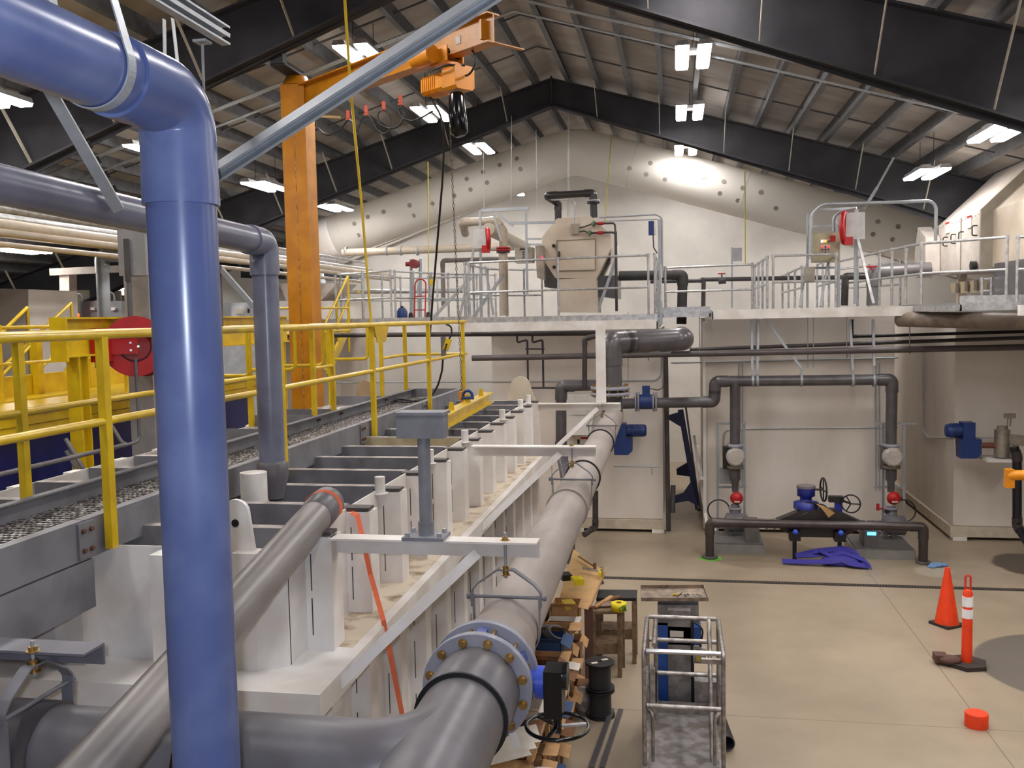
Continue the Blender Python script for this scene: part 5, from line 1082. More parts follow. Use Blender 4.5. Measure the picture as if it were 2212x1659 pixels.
# plant beyond
sd_ = run('spiral_duct', 'shiny spiral duct with an elbow behind the yellow frame', 'duct', [V((K(222, 700, 16).x, 16, 0)), K(220, 552, 16), K(330, 547, 16)], .12, GALV, bend=.22, n=24)
t = thing('tall_tank', 'pale tall tank block at the far left edge', 'tank', K(20, 760, 15))
ob('shell', MB().prism([K(-120, 620, 15), K(61, 625, 15), K(66, 1100, 15), K(-120, 1100, 15)], (0, 1.4, 0)), TANKM, t)
t = thing('grey_tank', 'curved dull grey tank between the pale block and the post', 'tank', K(110, 760, 18.5))
c = K(105, 700, 18.6); ob('shell', MB().cyl((c.x, 19.6, 0), (c.x, 19.6, c.z+.75), 1.0, n=40), mat('dull_tank', (128, 118, 104), .35), t)
t = thing('pipe_column', 'pale square column behind the yellow frame', 'column', K(142, 760, 17))
ob('column', MB().prism([K(128, 585, 17), K(149, 585, 17), K(154, 1000, 17), K(133, 1000, 17)], (0, .25, 0)).box(K(133, 900, 17).x, K(153, 900, 17).x, 17, 17.25, 0, K(140, 800, 17).z), mat('pale_col', (176, 166, 154), .6), t)
ob('header', MB().bar(K(112, 588, 17), K(262, 581, 17), .15, .14), mat('dim_header', (120, 112, 102), .6), t)
t = thing('switch_cabinet', 'grey electrical cabinets with white labels behind the spiral duct', 'cabinet', K(215, 720, 17.5))
for a, b in ((171, 218), (220, 262)):
    e_ = ob('cabinet', MB().box(K(a, 652, 17.5).x, K(b, 650, 17.5).x, 17.5, 17.9, 0, K(a, 651, 17.5).z), mat('cab_grey', (132, 134, 138), .45), t)
    ob('label', MB().obox(K(b-18, 667, 17.46), (.1, .02, .06)), PAPER, e_)
ob('conduit', MB().tube(fil([K(178, 652, 17.6), K(178, 636, 17.6), K(165, 634, 17.6)], .1), .02, 8), GALV, t)
ob('conduit', MB().tube(fil([K(232, 652, 17.6), K(231, 636, 17.6), K(222, 632, 17.6)], .1), .02, 8), GALV, t)
ob('conduit', MB().tube(fil([K(248, 652, 17.6), K(246, 634, 17.6), K(236, 630, 17.6)], .1), .02, 8), GALV, t)
solo('warning_lamp', MB().ball(K(147, 684, 16.9), .045), emis('red_lamp', (255, 30, 60), 3), 'small glowing red lamp on top of the yellow frame line', 'lamp')
solo('warning_lamp', MB().ball(K(167, 681, 16.9), .045), emis('amber_red', (255, 70, 20), 2), 'small glowing orange lamp beside the red one', 'lamp')
t = thing('white_cabinet', 'white cabinet with a door between the blue and grey pipes', 'cabinet', K(515, 740, 16.5))
ob('body', MB().box(K(479, 655, 16.5).x, K(553, 652, 16.5).x, 16.5, 17.3, 0, K(500, 654, 16.5).z), mat('cab_white', (196, 200, 206), .4), t)
ob('door', MB().prism([K(500, 661, 16.48), K(540, 660, 16.48), K(542, 720, 16.48), K(501, 722, 16.48)], (0, -.02, 0)), mat('cab_door', (214, 218, 224), .35), t)
ob('handle', MB().bar(K(537, 667, 16.42), K(537, 676, 16.42), .03, .03, up=(0, 1, 0)), BLK, t)
ob('notice', MB().obox(K(517, 672, 16.44), (.12, .01, .12)), PAPER, t)
t = thing('beige_hopper', 'beige hopper tank behind the orange crane column', 'tank', K(650, 740, 21))
ob('body', MB().prism([K(596, 650, 21), K(735, 650, 21), K(735, 900, 21), K(596, 900, 21)], (0, 2, 0)), TANKM, t)
ob('cone', MB().prism([K(602, 612, 21.2), K(728, 612, 21.2), K(690, 652, 21.2), K(620, 652, 21.2)], (0, 1.4, 0)), mat('hop2', (176, 164, 152), .55), t)
ZP = ((5.40, -7.45, .07), (5.55, -7.9, .06), (5.28, -7.2, .045), (5.75, -8.3, .08), (5.2, -7.6, .035), (5.62, -7.3, .03))
for i, (z, x, r) in enumerate(ZP):
    run('ceiling_pipe', 'beige overhead pipe running back at the left, %s of six' % ('first', 'second', 'third', 'fourth', 'fifth', 'sixth')[i], 'pipe', [V((x, 8.5, z)), V((x, 23.8-.5*i, z))], r, BP if i % 2 == 0 else ALU, n=12)
t = thing('cable_tray', 'wide beige cable tray running overhead at the upper left', 'tray', (-10.5, 14, 5.9))
ob('tray', MB().box(-11.6, -9.6, 9.5, 23.5, 5.82, 5.86).box(-11.62, -11.58, 9.5, 23.5, 5.82, 5.98).box(-9.62, -9.58, 9.5, 23.5, 5.82, 5.98), mat('tray_beige', (168, 150, 122), .6), t)
for k, x in enumerate((-9.3, -9.0)): run('ceiling_pipe', 'thin white overhead pipe with couplings, %s one' % ('left' if k == 0 else 'right'), 'pipe', [V((x, 8.0, 5.75)), V((x, 23.0, 5.75))], .025, PAPER, n=8)
solo('dark_duct', MB().prism([K(520, 560, 25), K(760, 575, 25), K(760, 606, 25), K(520, 600, 25)], (0, .6, 0)), mat('duct_teal', (70, 80, 88), .5), 'dark blue grey duct behind the crane column', 'duct')
# items on the left rear platform
c = K(869, 686, 19.2)
t = thing('blue_jug', 'blue plastic tank standing on the left rear platform', 'tank', c)
ob('body', MB().tube([(c.x, 19.2, 4.19), (c.x, 19.2, 4.22), (c.x, 19.2, 4.42), (c.x, 19.2, 4.5)], .1, 18, True, [.1, .115, .115, .07]), BLUM, t); ob('cap', MB().cyl((c.x, 19.2, 4.5), (c.x, 19.2, 4.54), .035, n=12), BLK, t)
c = K(905, 688, 19.3); t = thing('hand_truck', 'red two-wheeled hand truck upright on the left rear platform', 'hand truck', c)
for s_ in (-1, 1):
    ob('frame_tube', MB().tube([(c.x+.12*s_, 19.35, 4.25), (c.x+.12*s_, 19.5, 5.0)] if s_ > 0 else [(c.x-.12, 19.35, 4.25), (c.x-.12, 19.5, 5.0)], .015, 8), RED, t)
    ob('wheel', MB().cyl((c.x+.17*s_, 19.35, 4.3), (c.x+.22*s_, 19.35, 4.3), .1, n=20), BLK, t)
ob('handle', MB().tube(arc((c.x, 19.5, 5.0), (1, 0, 0), (0, 0, 1), .12, 0, math.pi, 10), .015, 8), RED, t)
for z in (4.45, 4.75): ob('crossbar', MB().cyl((c.x-.12, 19.4+.2*(z-4.45), z), (c.x+.12, 19.4+.2*(z-4.45), z), .012, n=8), RED, t)
ob('toe_plate', MB().box(c.x-.16, c.x+.16, 19.1, 19.35, 4.2, 4.21), RED, t)
c = K(895, 570, 20.5); t = thing('red_actuator', 'red round valve actuator above the left rear platform railing', 'valve', c-V((0, 0, .3)))
ob('actuator', MB().cyl(c-V((.0, .1, 0)), c+V((0, .1, 0)), .1, n=18).cyl(c-V((.2, 0, 0)), c, .05, n=12), mat('act_red', (130, 34, 36), .5), t)
for x in (888, 908): ob('stand_pipe', MB().cyl(K(x, 560, 20.6), K(x, 685, 20.6), .035, n=10), GALV, t)
solo('yellow_tag', MB().obox(K(932, 609, 19.95), (.09, .02, .13)), YEL, 'yellow tag tied to the far railing post right of the hand truck', 'tag')
solo('small_yellow_tag', MB().obox(K(775, 630, 19.0), (.05, .02, .06)), YEL, 'small yellow tag on the left rear railing', 'tag')
# ---------------------------------------------------------------- floor drain, pumps and floor items
dr = thing('floor_drain', 'long narrow slotted trench drain across the concrete floor', 'drain', (3, 14.73, 0))
ob('channel', MB().box(-2.2, 11.0, 14.665, 14.795, .0, .004), mat('drain_black', (30, 27, 25), .7), dr)
g_ = MB(); x = -2.2
while x < 11.0: g_.box(x, x+.016, 14.67, 14.79, .003, .009); x += .042
ob('grate', g_, mat('drain_iron', (92, 80, 70), .6), dr); 
def pump(label, x0, x1, y, sx, screen):
    t = thing('scrubber_pump', label, 'pump', ((x0+x1)/2, y, 0))
    ob('base', MB().box(x0, x1, y-.22, y+.75, .0, .16), mat('base_grey', (142, 138, 134), .5), t)
    ob('base_top', MB().box(x0+.03, x1-.03, y-.19, y+.72, .16, .19), mat('base_dark', (108, 104, 102), .5), t)
    mx = x0+.68 if not screen else x0+.3
    ob('drive_box', MB().box(mx-.12, mx+.12, y-.14, y+.3, .19, .56), mat('drive_grey', (104, 100, 98), .5), t)
    cs = MB().tube([(sx-.2, 17.1, .42), (sx-.17, 17.1, .42), (sx+.18, 17.1, .42), (sx+.22, 17.1, .42)], .17, 22, True, [.1, .17, .17, .1])
    cs.tube([(sx, 17.25, .48), (sx, 17.27, .6), (sx, 17.3, .72)], .1, 16, True, [.13, .09, .075]); ob('casing', cs, PVCG, t)
    ob('foot', MB().bar((sx-.1, 17.0, .2), (sx-.25, 17.0, .4), .05, .05, up=(0, 1, 0)).box(sx-.05, sx+.05, 17.0, 17.1, .19, .35), PVCD, t)
    if screen: ob('display', MB().box(mx-.07, mx+.07, y-.15, y-.14, .4, .45), emis('display_cyan', (60, 190, 255), 4), t)
    return t
pump('grey pump skid at the left foot of the manifold', .62, 1.52, 16.65, J(1588, 1100).x, False)
pump('grey pump skid at the right with a small glowing blue display', 2.98, 3.98, 16.55, J(1925, 1100).x, True)
U0 = P(1537, 1205, Z=.02)
um = run('floor_pipe', 'dark pipe looping low in front of the pumps with both ends on the floor', 'pipe', [(.55, 16.15, .02), (.55, 16.15, .62), (4.05, 16.15, .62), (4.05, 16.15, .02)], .075, mat('brown_pipe', (70, 58, 54), .3, c2=(56, 48, 46)), bend=.14, n=20)
ob('foot_flange', MB().ring((.55, 16.15, .02), (0, 0, 1), .14, .06, .035, 24), PVCD, um); ob('foot_flange', MB().ring((4.05, 16.15, .02), (0, 0, 1), .12, .06, .035, 24), PVCD, um)
solo('paint_mark', MB().cyl((.56, 16.12, 0), (.56, 16.12, .002), .2, n=28), mat('green_paint', (104, 176, 62), .6), 'bright green paint mark on the floor under the left pipe foot', 'paint mark')
bt = thing('inline_strainer', 'wide black diamond-shaped pipe fitting between the two pumps', 'pipe fitting', (2.3, 16.25, .3))
ob('body', MB().prism([(1.56, 16.24, .6), (2.1, 16.24, .84), (2.66, 16.24, .86), (3.2, 16.24, .6), (2.75, 16.24, .38), (2.0, 16.24, .38)], (0, .22, 0)), mat('strainer_black', (44, 40, 40), .4), bt)
for x in (1.52, 1.66, 3.02, 3.16): ob('flange', MB().ring((x, 16.3, .58), (1, 0, 0), .1, .04, .03, 20), GALV, bt)
for x in (1.98, 2.72):
    ob('support_leg', MB().cyl((x, 16.2, .0), (x, 16.2, .46), .035, n=10).box(x-.09, x+.09, 16.1, 16.3, .34, .5), BLK, bt)
    ob('drain_valve', MB().ball((x, 16.08, .5), .05), BLUV, bt)
VB = mat('valve_navy', (32, 44, 140), .4)
t = thing('gear_valve', 'blue gear-operated valve with an upright black handwheel on the strainer', 'valve', (2.2, 16.4, .86))
ob('bonnet', MB().tube([(2.2, 16.45, .84), (2.2, 16.45, .95), (2.2, 16.45, .97), (2.2, 16.45, 1.04), (2.2, 16.45, 1.06), (2.2, 16.45, 1.2)], .16, 24, True, [.21, .21, .1, .1, .15, .15]), VB, t)
ob('top_cap', MB().cyl((2.2, 16.45, 1.2), (2.2, 16.45, 1.24), .16, n=24), mat('cap_grey', (120, 112, 112), .4), t)
ob('shaft', MB().cyl((2.3, 16.45, 1.17), (2.49, 16.45, 1.17), .018, n=8), BLK, t)
hwm = MB().torus((2.49, 16.45, 1.17), (1, .12, 0), .2, .016, 32, 8)
for k in range(4): a = math.pi*k/2; hwm.cyl((2.49, 16.45, 1.17), (2.49, 16.45+.2*math.cos(a), 1.17+.2*math.sin(a)), .012, n=6)
ob('hand_wheel', hwm, BLK, t)
for k in range(7): a = .35+.4*k; ob('cable_bundle', MB().ring((2.12+.05*k, 16.3, .86), (.3, 1, .2*k-.5), .12, .09, .03, 14), BLK, t) if k % 2 == 0 else None
t = thing('gear_valve', 'small blue valve with a tilted black spoked handwheel on the strainer', 'valve', (2.72, 16.35, .8))
ob('neck', MB().box(2.66, 2.78, 16.3, 16.4, .72, .98), VB, t); ob('gearbox', MB().box(2.56, 2.8, 16.28, 16.42, .98, 1.08), BLK, t)
hwm = MB().torus((2.9, 16.2, .98), (-.25, -1, .1), .15, .013, 32, 8)
for k in range(3): a = 2.1*k; hwm.cyl((2.9, 16.2, .98), (2.9+.15*math.cos(a), 16.2-.03*math.cos(a), .98+.15*math.sin(a)), .012, n=6)
ob('hand_wheel', hwm.cyl((2.75, 16.35, 1.02), (2.9, 16.2, .98), .02, n=8), BLK, t)
solo('work_gloves', MB().prism([(2.33, 16.15, .98), (2.45, 16.13, .95), (2.62, 16.13, .84), (2.52, 16.13, .76), (2.42, 16.13, .9)], (0, -.05, 0)), mat('glove_tan', (172, 136, 88), .8), 'tan glove lying over the black strainer', 'glove')
# blue webbing in a loose heap
hp_ = thing('lifting_sling', 'heap of blue lifting slings on the floor in front of the strainer', 'sling', (2.5, 15.9, 0))
random.seed(3)
def sl(pts, w=.13, z=.0): return MB().strip(fil([(x, y, zz) for x, y, zz in pts], .12, 5), (0, 1, .35), w, .012)
for k, pts in enumerate(([(1.74, 15.86, .05), (2.1, 15.8, .06), (2.5, 15.78, .08), (2.9, 15.85, .12), (3.0, 15.95, .16)],
    [(1.98, 16.05, .1), (2.2, 15.95, .14), (2.5, 16.02, .16), (2.75, 15.95, .2), (3.05, 15.8, .12), (3.12, 15.62, .05)],
    [(2.5, 16.08, .2), (2.75, 16.1, .24), (2.95, 16.0, .2), (3.02, 15.8, .1), (3.1, 15.66, .06)],
    [(2.35, 16.0, .22), (2.55, 15.9, .14), (2.8, 15.72, .07), (3.08, 15.68, .05)], [(2.0, 16.12, .08), (2.3, 16.0, .2), (2.6, 16.08, .22), (2.9, 15.9, .1)])):
    ob('webbing', sl(pts), TARP, hp_)
ob('webbing', MB().ball((2.72, 15.92, .06), .3, sz=(1.2, .6, .35)), TARP, hp_)
cl = MB().ball((4.2, 15.95, .03), .1, sz=(1.1, .8, .4)).ball((4.32, 15.98, .025), .08, sz=(1, .7, .4)).ball((4.12, 15.88, .02), .07, sz=(1, .7, .4)); solo('blue_rag', cl, mat('rag_blue', (120, 156, 204), .8), 'light blue crumpled cloth beside the right pipe foot', 'rag')
# safety items
cn = P(2045, 1350, Z=0)
t = thing('traffic_cone', 'plain orange traffic cone on a square dark base', 'cone', cn)
hz = P(2045, 1226, Y=cn.y).z
ob('base', MB().prism([(cn.x+a*.21, cn.y+b*.21, .0) for a, b in ((-1.05, .2), (-.2, -1.05), (1.05, -.2), (.2, 1.05))], (0, 0, .035)), RUBD, t)
ob('cone_body', MB().tube([cn+V((0, 0, .03)), cn+V((0, 0, .06)), cn+V((0, 0, hz-.02)), cn+V((0, 0, hz))], .1, 32, True, [.155, .148, .033, .028]), ORA, t)
dl = P(2088, 1437, Z=0); hz = P(2086, 1243, Y=dl.y).z
t = thing('delineator_post', 'slim orange channelizer post with two white reflective bands', 'post', dl)
ob('base', MB().prism([(dl.x+.24*math.cos(math.pi*k/3+.25), dl.y+.24*math.sin(math.pi*k/3+.25), 0) for k in range(6)], (0, 0, .05)), RUBD, t)
ob('post', MB().tube([dl+V((0, 0, .05)), dl+V((0, 0, hz-.2)), dl+V((0, 0, hz-.17))], .057, 24, True, [.062, .054, .035]), ORA, t)
hl = MB().tube(fil([dl+V((-.028, 0, hz-.19)), dl+V((-.028, 0, hz)), dl+V((.03, 0, hz)), dl+V((.03, 0, hz-.19))], .028), .012, 8); ob('handle', hl, mat('handle_red', (220, 40, 30), .4), t)
RF = mat('reflective_white', (248, 248, 252), .3)
for a, b in ((.25, .37), (.40, .51)): ob('reflective_band', MB().cyl(dl+V((0, 0, hz-b)), dl+V((0, 0, hz-a)), .0605, n=24), RF, t)
solo('sandbag', MB().ball((dl.x-.2, dl.y-.03, .07), .12, sz=(1.1, .8, .45)).box(dl.x-.36, dl.x-.22, dl.y-.05, dl.y+.1, .03, .12), mat('bag_brown', (92, 64, 54), .8), 'small dark brown bundle lying on the base of the orange post', 'bundle')
cp_ = P(2109, 1568, Z=0)
solo('orange_cap', MB().tube([cp_, cp_+V((0, 0, .13)), cp_+V((0, 0, .14))], .11, 32, True, [.112, .112, .104]), ORA, 'short orange cylindrical cap standing on the floor near the bottom right', 'cap')

# ---------------------------------------------------------------- personnel lift
LX0, LX1, LY0, LY1 = -.29, .37, 7.72, 8.62
lf = thing('personnel_lift', 'portable one-man lift with a tubular guard cage and grey mast', 'lift', (.04, 8.6, 0))
LM = mat('lift_tube', (176, 170, 166), .35, .6, c2=(140, 132, 126), scale=14)
ob('platform_floor', MB().box(LX0+.03, LX1-.03, LY0-.1, LY1+.15, .38, .41), mat('tread_grey', (128, 124, 124), .55, c2=(96, 88, 82), scale=9, bump=.4, bscale=60), lf)
ob('kick_plate', MB().box(LX0+.03, LX1-.03, LY1+.15, LY1+.16, .41, .52), LM, lf)
def lt(pts, r=.02): return MB().tube(fil(pts, .05, 4), r, 12)
ZR_ = 1.4
for x in (LX0, LX1):
    ob('side_rail', lt([(x, LY0, .36), (x, LY0, ZR_), (x, LY1, ZR_), (x, LY1, .36)]), LM, lf)
    ob('side_rail', lt([(x, LY0, .92), (x, LY1, .92)], .018), LM, lf)
    ob('side_rail', lt([(x+(.07 if x < 0 else -.07), LY0+.05, .4), (x+(.07 if x < 0 else -.07), LY0+.05, .82), (x, LY0+.15, .86)], .016), LM, lf)
    ob('side_rail', MB().box(x-.03, x+.03, LY0-.12, LY1+.18, .32, .4), LM, lf)
ob('inner_rail', lt([(LX0+.08, LY0+.2, 1.38), (LX0+.08, LY1, 1.38), (LX0+.08, LY1, .4)]), LM, lf)
ob('inner_rail', lt([(LX1-.09, LY0+.1, .4), (LX1-.09, LY1-.1, 1.4), (LX1-.09, LY1, 1.4)]), LM, lf)
for y, z in ((LY0, ZR_), (LY1, ZR_), (LY1, 1.18), (LY0, .92), (LY1, .86)):
    ob('cross_rail', lt([(LX0+.02, y, z), (LX1-.02, y, z)], .021), CHROM if (y, z) == (LY0, ZR_) else LM, lf)
ob('gate_latch', MB().box(LX1-.18, LX1, LY0+.02, LY0+.06, 1.3, 1.34), LM, lf); ob('pedal_box', MB().box(LX0+.05, LX0+.09, LY0+.1, LY0+.16, .8, 1.2), LM, lf)
my = 8.95
ob('mast', MB().box(-.1, .12, my, my+.1, .1, 1.36), LGREY, lf)
ob('mast_side', MB().box(-.2, -.1, my+.03, my+.1, .1, 1.2), LBLUE, lf); ob('mast_side', MB().box(.12, .15, my-.01, my+.08, .1, 1.25), BLK, lf)
ob('control_head', MB().box(-.2, .22, my+.0, my+.22, 1.02, 1.2), LBLUE, lf)
ob('mast_head', MB().box(-.2, .2, my+.1, my+.3, 1.05, 1.38), LGREY, lf)
ob('battery_case', MB().box(.15, .4, my-.15, my+.1, .12, .72), LGREY, lf); ob('motor_case', MB().box(-.3, -.2, my-.1, my+.1, .5, .8), LGREY, lf)
ob('white_label', MB().box(-.08, .05, my-.012, my-.002, 1.1, 1.16), PAPER, lf)
ob('control_box', MB().box(.14, .26, my-.1, my-.02, .88, 1.02), LM, lf); ob('yellow_label', MB().box(.17, .21, my-.105, my-.1, .9, .99), mat('label_yellow', (190, 170, 70), .5), lf)
ob('cable', MB().tube(fil([(.16, my, 1.25), (.24, my-.03, 1.2), (.2, my-.03, .95)], .08), .01, 8), BLK, lf)
ob('control_handle', MB().tube([(LX0+.08, LY0+.3, 1.1), (LX0+.08, LY0+.22, .86)], .026, 10), BLK, lf)
ob('base_frame', MB().box(-.34, .42, 7.7, 9.25, .1, .17).box(-.34, -.26, 7.3, 9.5, .08, .15).box(.34, .42, 7.3, 9.5, .08, .15), LBLUE, lf)
for x in (-.3, .38):
    for y in (7.5, 9.3): ob('wheel', MB().cyl((x-.025, y, .08), (x+.025, y, .08), .08, n=20), BLK, lf)
ob('guard_wheel', MB().cyl((-.3, 9.1, .4), (-.2, 9.1, .4), .16, n=22), LM, lf)
ob('top_bracket', MB().box(-.18, .2, 9.12, 9.4, 1.2, 1.42), mat('cab_grey', (132, 134, 138), .45), lf)
ty = thing('tool_tray', 'shallow bent metal tray with scraps on top of the lift mast', 'tray', (-.03, 9.45, 1.42))
a = [P(1384, 1270, Z=1.43), P(1520, 1269, Z=1.43), P(1530, 1297, Z=1.43), P(1386, 1297, Z=1.43)]
TMt = mat('tray_metal', (160, 140, 120), .4, .4, c2=(120, 104, 90), scale=12)
ob('tray', MB().prism(a, (0, 0, -.008)), TMt, ty)
rm_ = MB()
for i in range(4): rm_.bar(a[i]+V((0, 0, .012)), a[(i+1) % 4]+V((0, 0, .012)), .008, .035)
ob('rim', rm_, TMt, ty)
random.seed(5)
for k in range(16):
    c = P(random.uniform(1480, 1516), random.uniform(1283, 1292), Z=1.435); solo('metal_offcut', MB().obox(c, (.012, .03, .008), (random.random(), random.random()-.5, 0)), CHROM, 'small shiny metal scrap in a cluster at the right of the bent tray', 'scrap', 'metal scraps in the bent tray')
c = P(1459, 1284, Z=1.437); solo('tape_ring', MB().ring(c, (0, 0, 1), .026, .015, .012, 20), YEL, 'small yellow tape ring lying in the bent metal tray', 'tape')
solo('wire_piece', MB().cyl(P(1461, 1291, Z=1.437), P(1473, 1280, Z=1.44), .004, n=6), BLK, 'thin dark wire piece in the bent metal tray', 'wire')
# loose tube and angle irons on the floor
t0, t1 = P(1570, 1606, Z=.085), P(1540, 1520, Z=.085)
tu = thing('loose_tube', 'short black plastic tube lying on the floor right of the lift', 'tube', t0)
ob('tube', MB().tube([t0, t1], .08, 28, False), BLK, tu); ob('tube_inside', MB().tube([t1, t0], .071, 28, False).ring(t0, (t1-t0), .08, .07, .004, 28), PVCD, tu)
for i, (a, b) in enumerate(((P(1327, 1537, Z=0), P(1282, 1665, Z=0)), (P(1346, 1538, Z=0), P(1305, 1665, Z=0)))):
    solo('angle_iron', MB().angle(a+V((0, 0, .035)), b+V((0, 0, .035)), .05, .035, .004), PVCD, 'dark steel angle lying on the floor, %s of the pair' % ('left' if i == 0 else 'right'), 'angle iron')
# wire spools
SP = P(1297, 1545, Z=0); SP.z = 0
for i, z in enumerate((.0, .3)):
    t = thing('wire_spool', 'black wire spool, %s' % ('lower one of the two stacked by the shelf' if i == 0 else 'upper one of the stack with white labels on top'), 'spool', SP+V((0, 0, z)))
    c = SP+V((0, 0, z))
    ob('core', MB().cyl(c+V((0, 0, .02)), c+V((0, 0, .27)), .118, n=28), mat('wire_black', (58, 56, 58), .6, bump=.5, bscale=90), t)
    for zz in (.0, .27): ob('flange', MB().ring(c+V((0, 0, zz+.01)), (0, 0, 1), .155, .02, .02, 32), BLK, t)
    if i:
        for dx, dy in ((-.05, -.06), (.05, .05)): ob('label', MB().obox(c+V((dx, dy, .293)), (.07, .04, .003), (1, .5, 0)), PAPER, t)
bg_ = SP+V((-.2, -.02, .16)); solo('plastic_bag', MB().ball(bg_, .13, 16, 9, (.8, .7, 1.2)), mat('bag_film', (150, 140, 138), .2, c2=(110, 102, 100), scale=16, bump=.6, bscale=18), 'crumpled clear plastic bag leaning against the black spools', 'bag')
# wooden stands
def stand(name, label, corners, zt, m, legs_in=.03, shelf=None, thk=.035):
    t = thing(name, label, 'stand', (sum(c[0] for c in corners)/4, sum(c[1] for c in corners)/4, 0))
    ob('top', MB().prism([(x, y, zt-thk) for x, y in corners], (0, 0, thk)), m, t)
    cx, cy = t.location.x, t.location.y
    for x, y in corners:
        lx, ly = x+(cx-x)*.12, y+(cy-y)*.12; ob('leg', MB().box(lx-.025, lx+.025, ly-.025, ly+.025, 0, zt-thk), WOODD, t)
    if shelf: ob('shelf', MB().prism([(x+(cx-x)*.1, y+(cy-y)*.1, shelf) for x, y in corners], (0, 0, .12)), WOODD, t)
    return t
stand('work_stand', 'tall wooden stand holding the yellow tape roll', [(-1.0, 10.55), (-.66, 10.6), (-.64, 10.95), (-.98, 10.9)], .8, WOODD, shelf=.28)
stand('work_bench', 'dark topped bench just behind the wooden stand', [(-.98, 11.0), (-.5, 11.05), (-.5, 11.4), (-.98, 11.36)], .82, BLK, shelf=.3)
tp = P(1337, 1318, Z=.8)
t = thing('caution_tape', 'roll of yellow caution tape on the corner of the wooden stand', 'tape roll', tp)
ob('roll', MB().ring(tp+V((0, 0, .045)), (0, 0, 1), .09, .028, .09, 36), mat('tape_yellow', (236, 214, 20), .4), t)
ob('core', MB().ring(tp+V((0, 0, .05)), (0, 0, 1), .03, .022, .09, 20), CARD2, t)
tc = bpy.data.curves.new('tape_text', 'FONT'); tc.body = 'CA'; tc.size = .07; tc.extrude = .001
tt_ = bpy.data.objects.new('tmp', tc); C.objects.link(tt_); tc.materials.append(BLK)
tme = bpy.data.meshes.new_from_object(tt_.evaluated_get(bpy.context.evaluated_depsgraph_get())); bpy.data.objects.remove(tt_)
to = bpy.data.objects.new('tape_lettering', tme); C.objects.link(to)
dirv = V((0, -1, 0)); to.rotation_euler = (math.pi/2, 0, .1); to.parent = t; to.location = V((.002, -.0915, .015))
ob('stripe', MB().strip(arc(tp+V((0, 0, .045)), (1, 0, 0), (0, 1, 0), .0915, -1.15, -.35, 8), (0, 0, 1), .07, .001), mat('stripe_green', (110, 160, 50), .5), t)
for (a, b, l) in ((P(1285, 1311, Z=.83), P(1322, 1288, Z=.86), 'lighter'), (P(1300, 1300, Z=.83), P(1339, 1288, Z=.85), 'darker')):
    solo('wood_offcut', MB().bar(a, b, .05, .02), WOOD if l == 'lighter' else CARD2, 'narrow wood offcut on the stands beside the tape, %s piece' % l, 'offcut')
solo('debris_pile', MB().ball(P(1305, 1306, Z=.82), .09, sz=(1.2, .8, .25)), mat('debris', (150, 120, 112), .8), 'low pile of scraps left of the tape roll', 'scraps')
# tilted plywood with clamps
pw = [P(1239, 1186, Z=1.06), P(1306, 1236, Z=1.0), P(1274, 1308, Z=.9), P(1206, 1300, Z=.9)]
t = thing('plywood_sheet', 'large tilted plywood sheet beyond the box shelf under the main pipe', 'plywood', pw[2])
ob('sheet', MB().prism(pw, (0, 0, -.02)), PLY, t)
ob('edge_band', MB().bar(pw[1]+V((0, 0, -.01)), pw[2]+V((0, 0, -.01)), .02, .03), WOOD, t)
for x, l in ((1267, 'left'), (1276, 'right')): solo('red_post', MB().box(*[q for c in [P(x, 1310, Z=.86)] for q in (c.x-.025, c.x+.025, c.y-.025, c.y+.025)], 0, .86), mat('leg_red', (104, 70, 60), .7), 'dull red upright under the plywood corner, %s one' % l, 'leg')
for i, (a, b) in enumerate(((P(1251, 1202, Z=1.08), P(1285, 1224, Z=1.05)), (P(1259, 1228, Z=1.05), P(1300, 1234, Z=1.05)))):
    t = thing('bar_clamp', 'bar clamp on the plywood corner, %s' % ('upper brown one' if i == 0 else 'lower silver one'), 'clamp', a)
    ob('bar', MB().cyl(a, b, .016, n=10), CHROM if i else mat('clamp_bronze', (130, 104, 78), .4, .5), t)
    ob('jaw', MB().obox(b, (.04, .04, .1)).cyl(b-V((0, 0, .04)), b-V((0, 0, .14)), .012, n=8), CHROM if i else mat('clamp_bronze', (130, 104, 78), .4, .5), t)
    if i: ob('foot', MB().cyl(b-V((0, 0, .16)), b-V((0, 0, .13)), .03, n=14), CHROM, t)
solo('tape_measure', MB().obox(P(1296, 1240, Z=1.04), (.03, .06, .06)), mat('tape_yellow', (236, 214, 20), .4), 'yellow and black tape measure hanging by the silver clamp', 'tape measure')
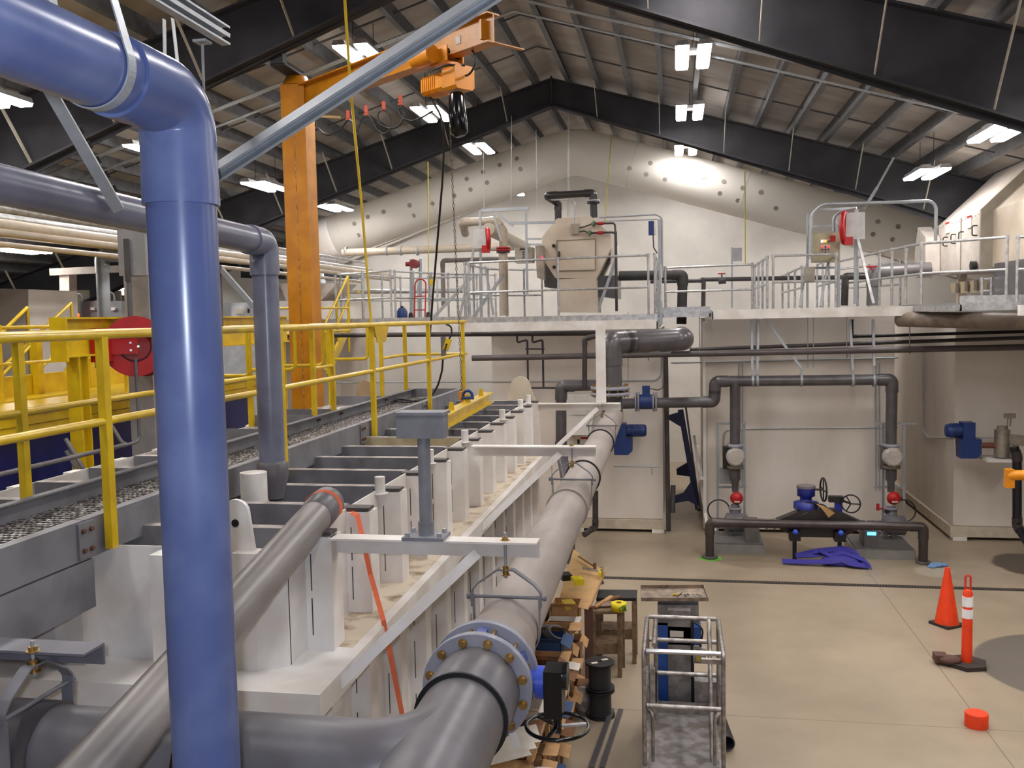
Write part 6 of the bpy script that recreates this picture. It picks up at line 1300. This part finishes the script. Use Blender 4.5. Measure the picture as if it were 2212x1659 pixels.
# shelf of boxes along the tank
SX0, SX1 = -1.42, -1.08
sh = thing('storage_shelf', 'long wooden shelf packed with boxes under the main pipe', 'shelf', (-1.25, 9, 0))
for y in (6.6, 7.5, 8.4, 9.3, 10.15): 
    ob('upright', MB().box(SX1-.03, SX1, y-.03, y+.03, 0, .98).box(SX0, SX0+.03, y-.03, y+.03, 0, .98), WOOD, sh)
for z in (.08, .5, .92): ob('shelf_board', MB().box(SX0, SX1, 6.5, 10.2, z-.02, z), WOOD, sh)
ob('back_board', MB().box(SX0-.01, SX0, 6.5, 10.2, .05, 1.0), WOODD, sh)
random.seed(11)
cols = [CARD, CARD, CARD2, CARD, mat('box_blue', (44, 74, 120), .7), PAPER, CARD2, CARD]
lev = ('bottom', 'middle', 'top')
def abox(x0, x1, y0, y1, z, h, m, label, group=None, flaps=True):
    t = thing('cardboard_box' if m in (CARD, CARD2) else 'parts_box', label, 'box', ((x0+x1)/2, (y0+y1)/2, z), group)
    th = .006; b = MB(); b.box(x0, x1, y0, y1, z, z+th)
    for q in ((x0, x0+th, y0, y1), (x1-th, x1, y0, y1), (x0, x1, y0, y0+th), (x0, x1, y1-th, y1)): b.box(*q, z, z+h)
    ob('carton', b, m, t)
    if flaps:
        ang = random.uniform(.1, .9); d = min(.12, h*.6)
        ob('flap', MB().prism([(x1, y0, z+h), (x1, y1, z+h), (x1+d*math.cos(ang), y1, z+h-d*math.sin(ang)+.02), (x1+d*math.cos(ang), y0, z+h-d*math.sin(ang)+.02)], (0, 0, .004)), m, t)
        if random.random() > .5: ob('flap', MB().prism([(x0, y0, z+h), (x1, y0, z+h), (x1, y0-d*.7, z+h+d*.5), (x0, y0-d*.7, z+h+d*.5)], (0, 0, .004)), m, t)
    return t
names = {CARD: 'tan cardboard box', CARD2: 'dark brown cardboard box', cols[4]: 'blue parts box', PAPER: 'white paper packed box'}
for li, z in enumerate((.08, .5, .92)):
    y = 6.62; k = 0
    while y < 10.0:
        wv = random.uniform(.18, .34); h = random.uniform(.18, .3) if li < 2 else random.uniform(.1, .24)
        m = cols[(k*3+li*5) % 8]
        if abs((y % .9)) > .04:
            abox(SX0+.04+random.uniform(0, .05), SX1-.02+random.uniform(-.04, .05), y, y+wv, z, h, m, '%s on the %s shelf under the main pipe, number %d from front' % (names[m], lev[li], k+1), 'boxes on the %s shelf' % lev[li])
        y += wv+.03; k += 1
for x, y, l, m in ((1228, 1306, 'yellow lid on the top shelf far end', YEL), (1222, 1245, 'black power tool on the far top shelf', BLK), (1247, 1254, 'yellow and black gadget on the far top shelf', mat('tape_yellow', (236, 214, 20), .4))):
    solo('shelf_item', MB().obox(P(x, y, Z=1.12), (.12, .16, .07), (1, .4, 0)), m, l, 'tool')
cc = P(1195, 1370, Z=1.1)
for k in range(4): solo('hose_coil', MB().torus(cc+V((.02*k, -.04*k, .02*k)), (.5, -.3, 1), .12-.01*k, .016, 24, 8), PVCD, 'dark grey coiled hose loop piled on the top shelf behind the pipe', 'hose', 'coiled hose loops on the top shelf')
lm = []
for k in range(6):
    a = P(1072+6*k, 1620+6*k, Z=1.0+.01*k); lm.append(a)
for k in range(3):
    solo('paper_sheet', MB().obox(P(1120-14*k, 1590+16*k, Z=1.22+.004*k), (.3, .28, .003), (1, .3+.1*k, .1)), PAPER, 'crumpled white paper sheet lying on the near end of the shelf', 'paper', 'papers at the near end of the shelf')
"""end"""
for o in list(bpy.data.objects):
    if '_w' in o: del o['_w']
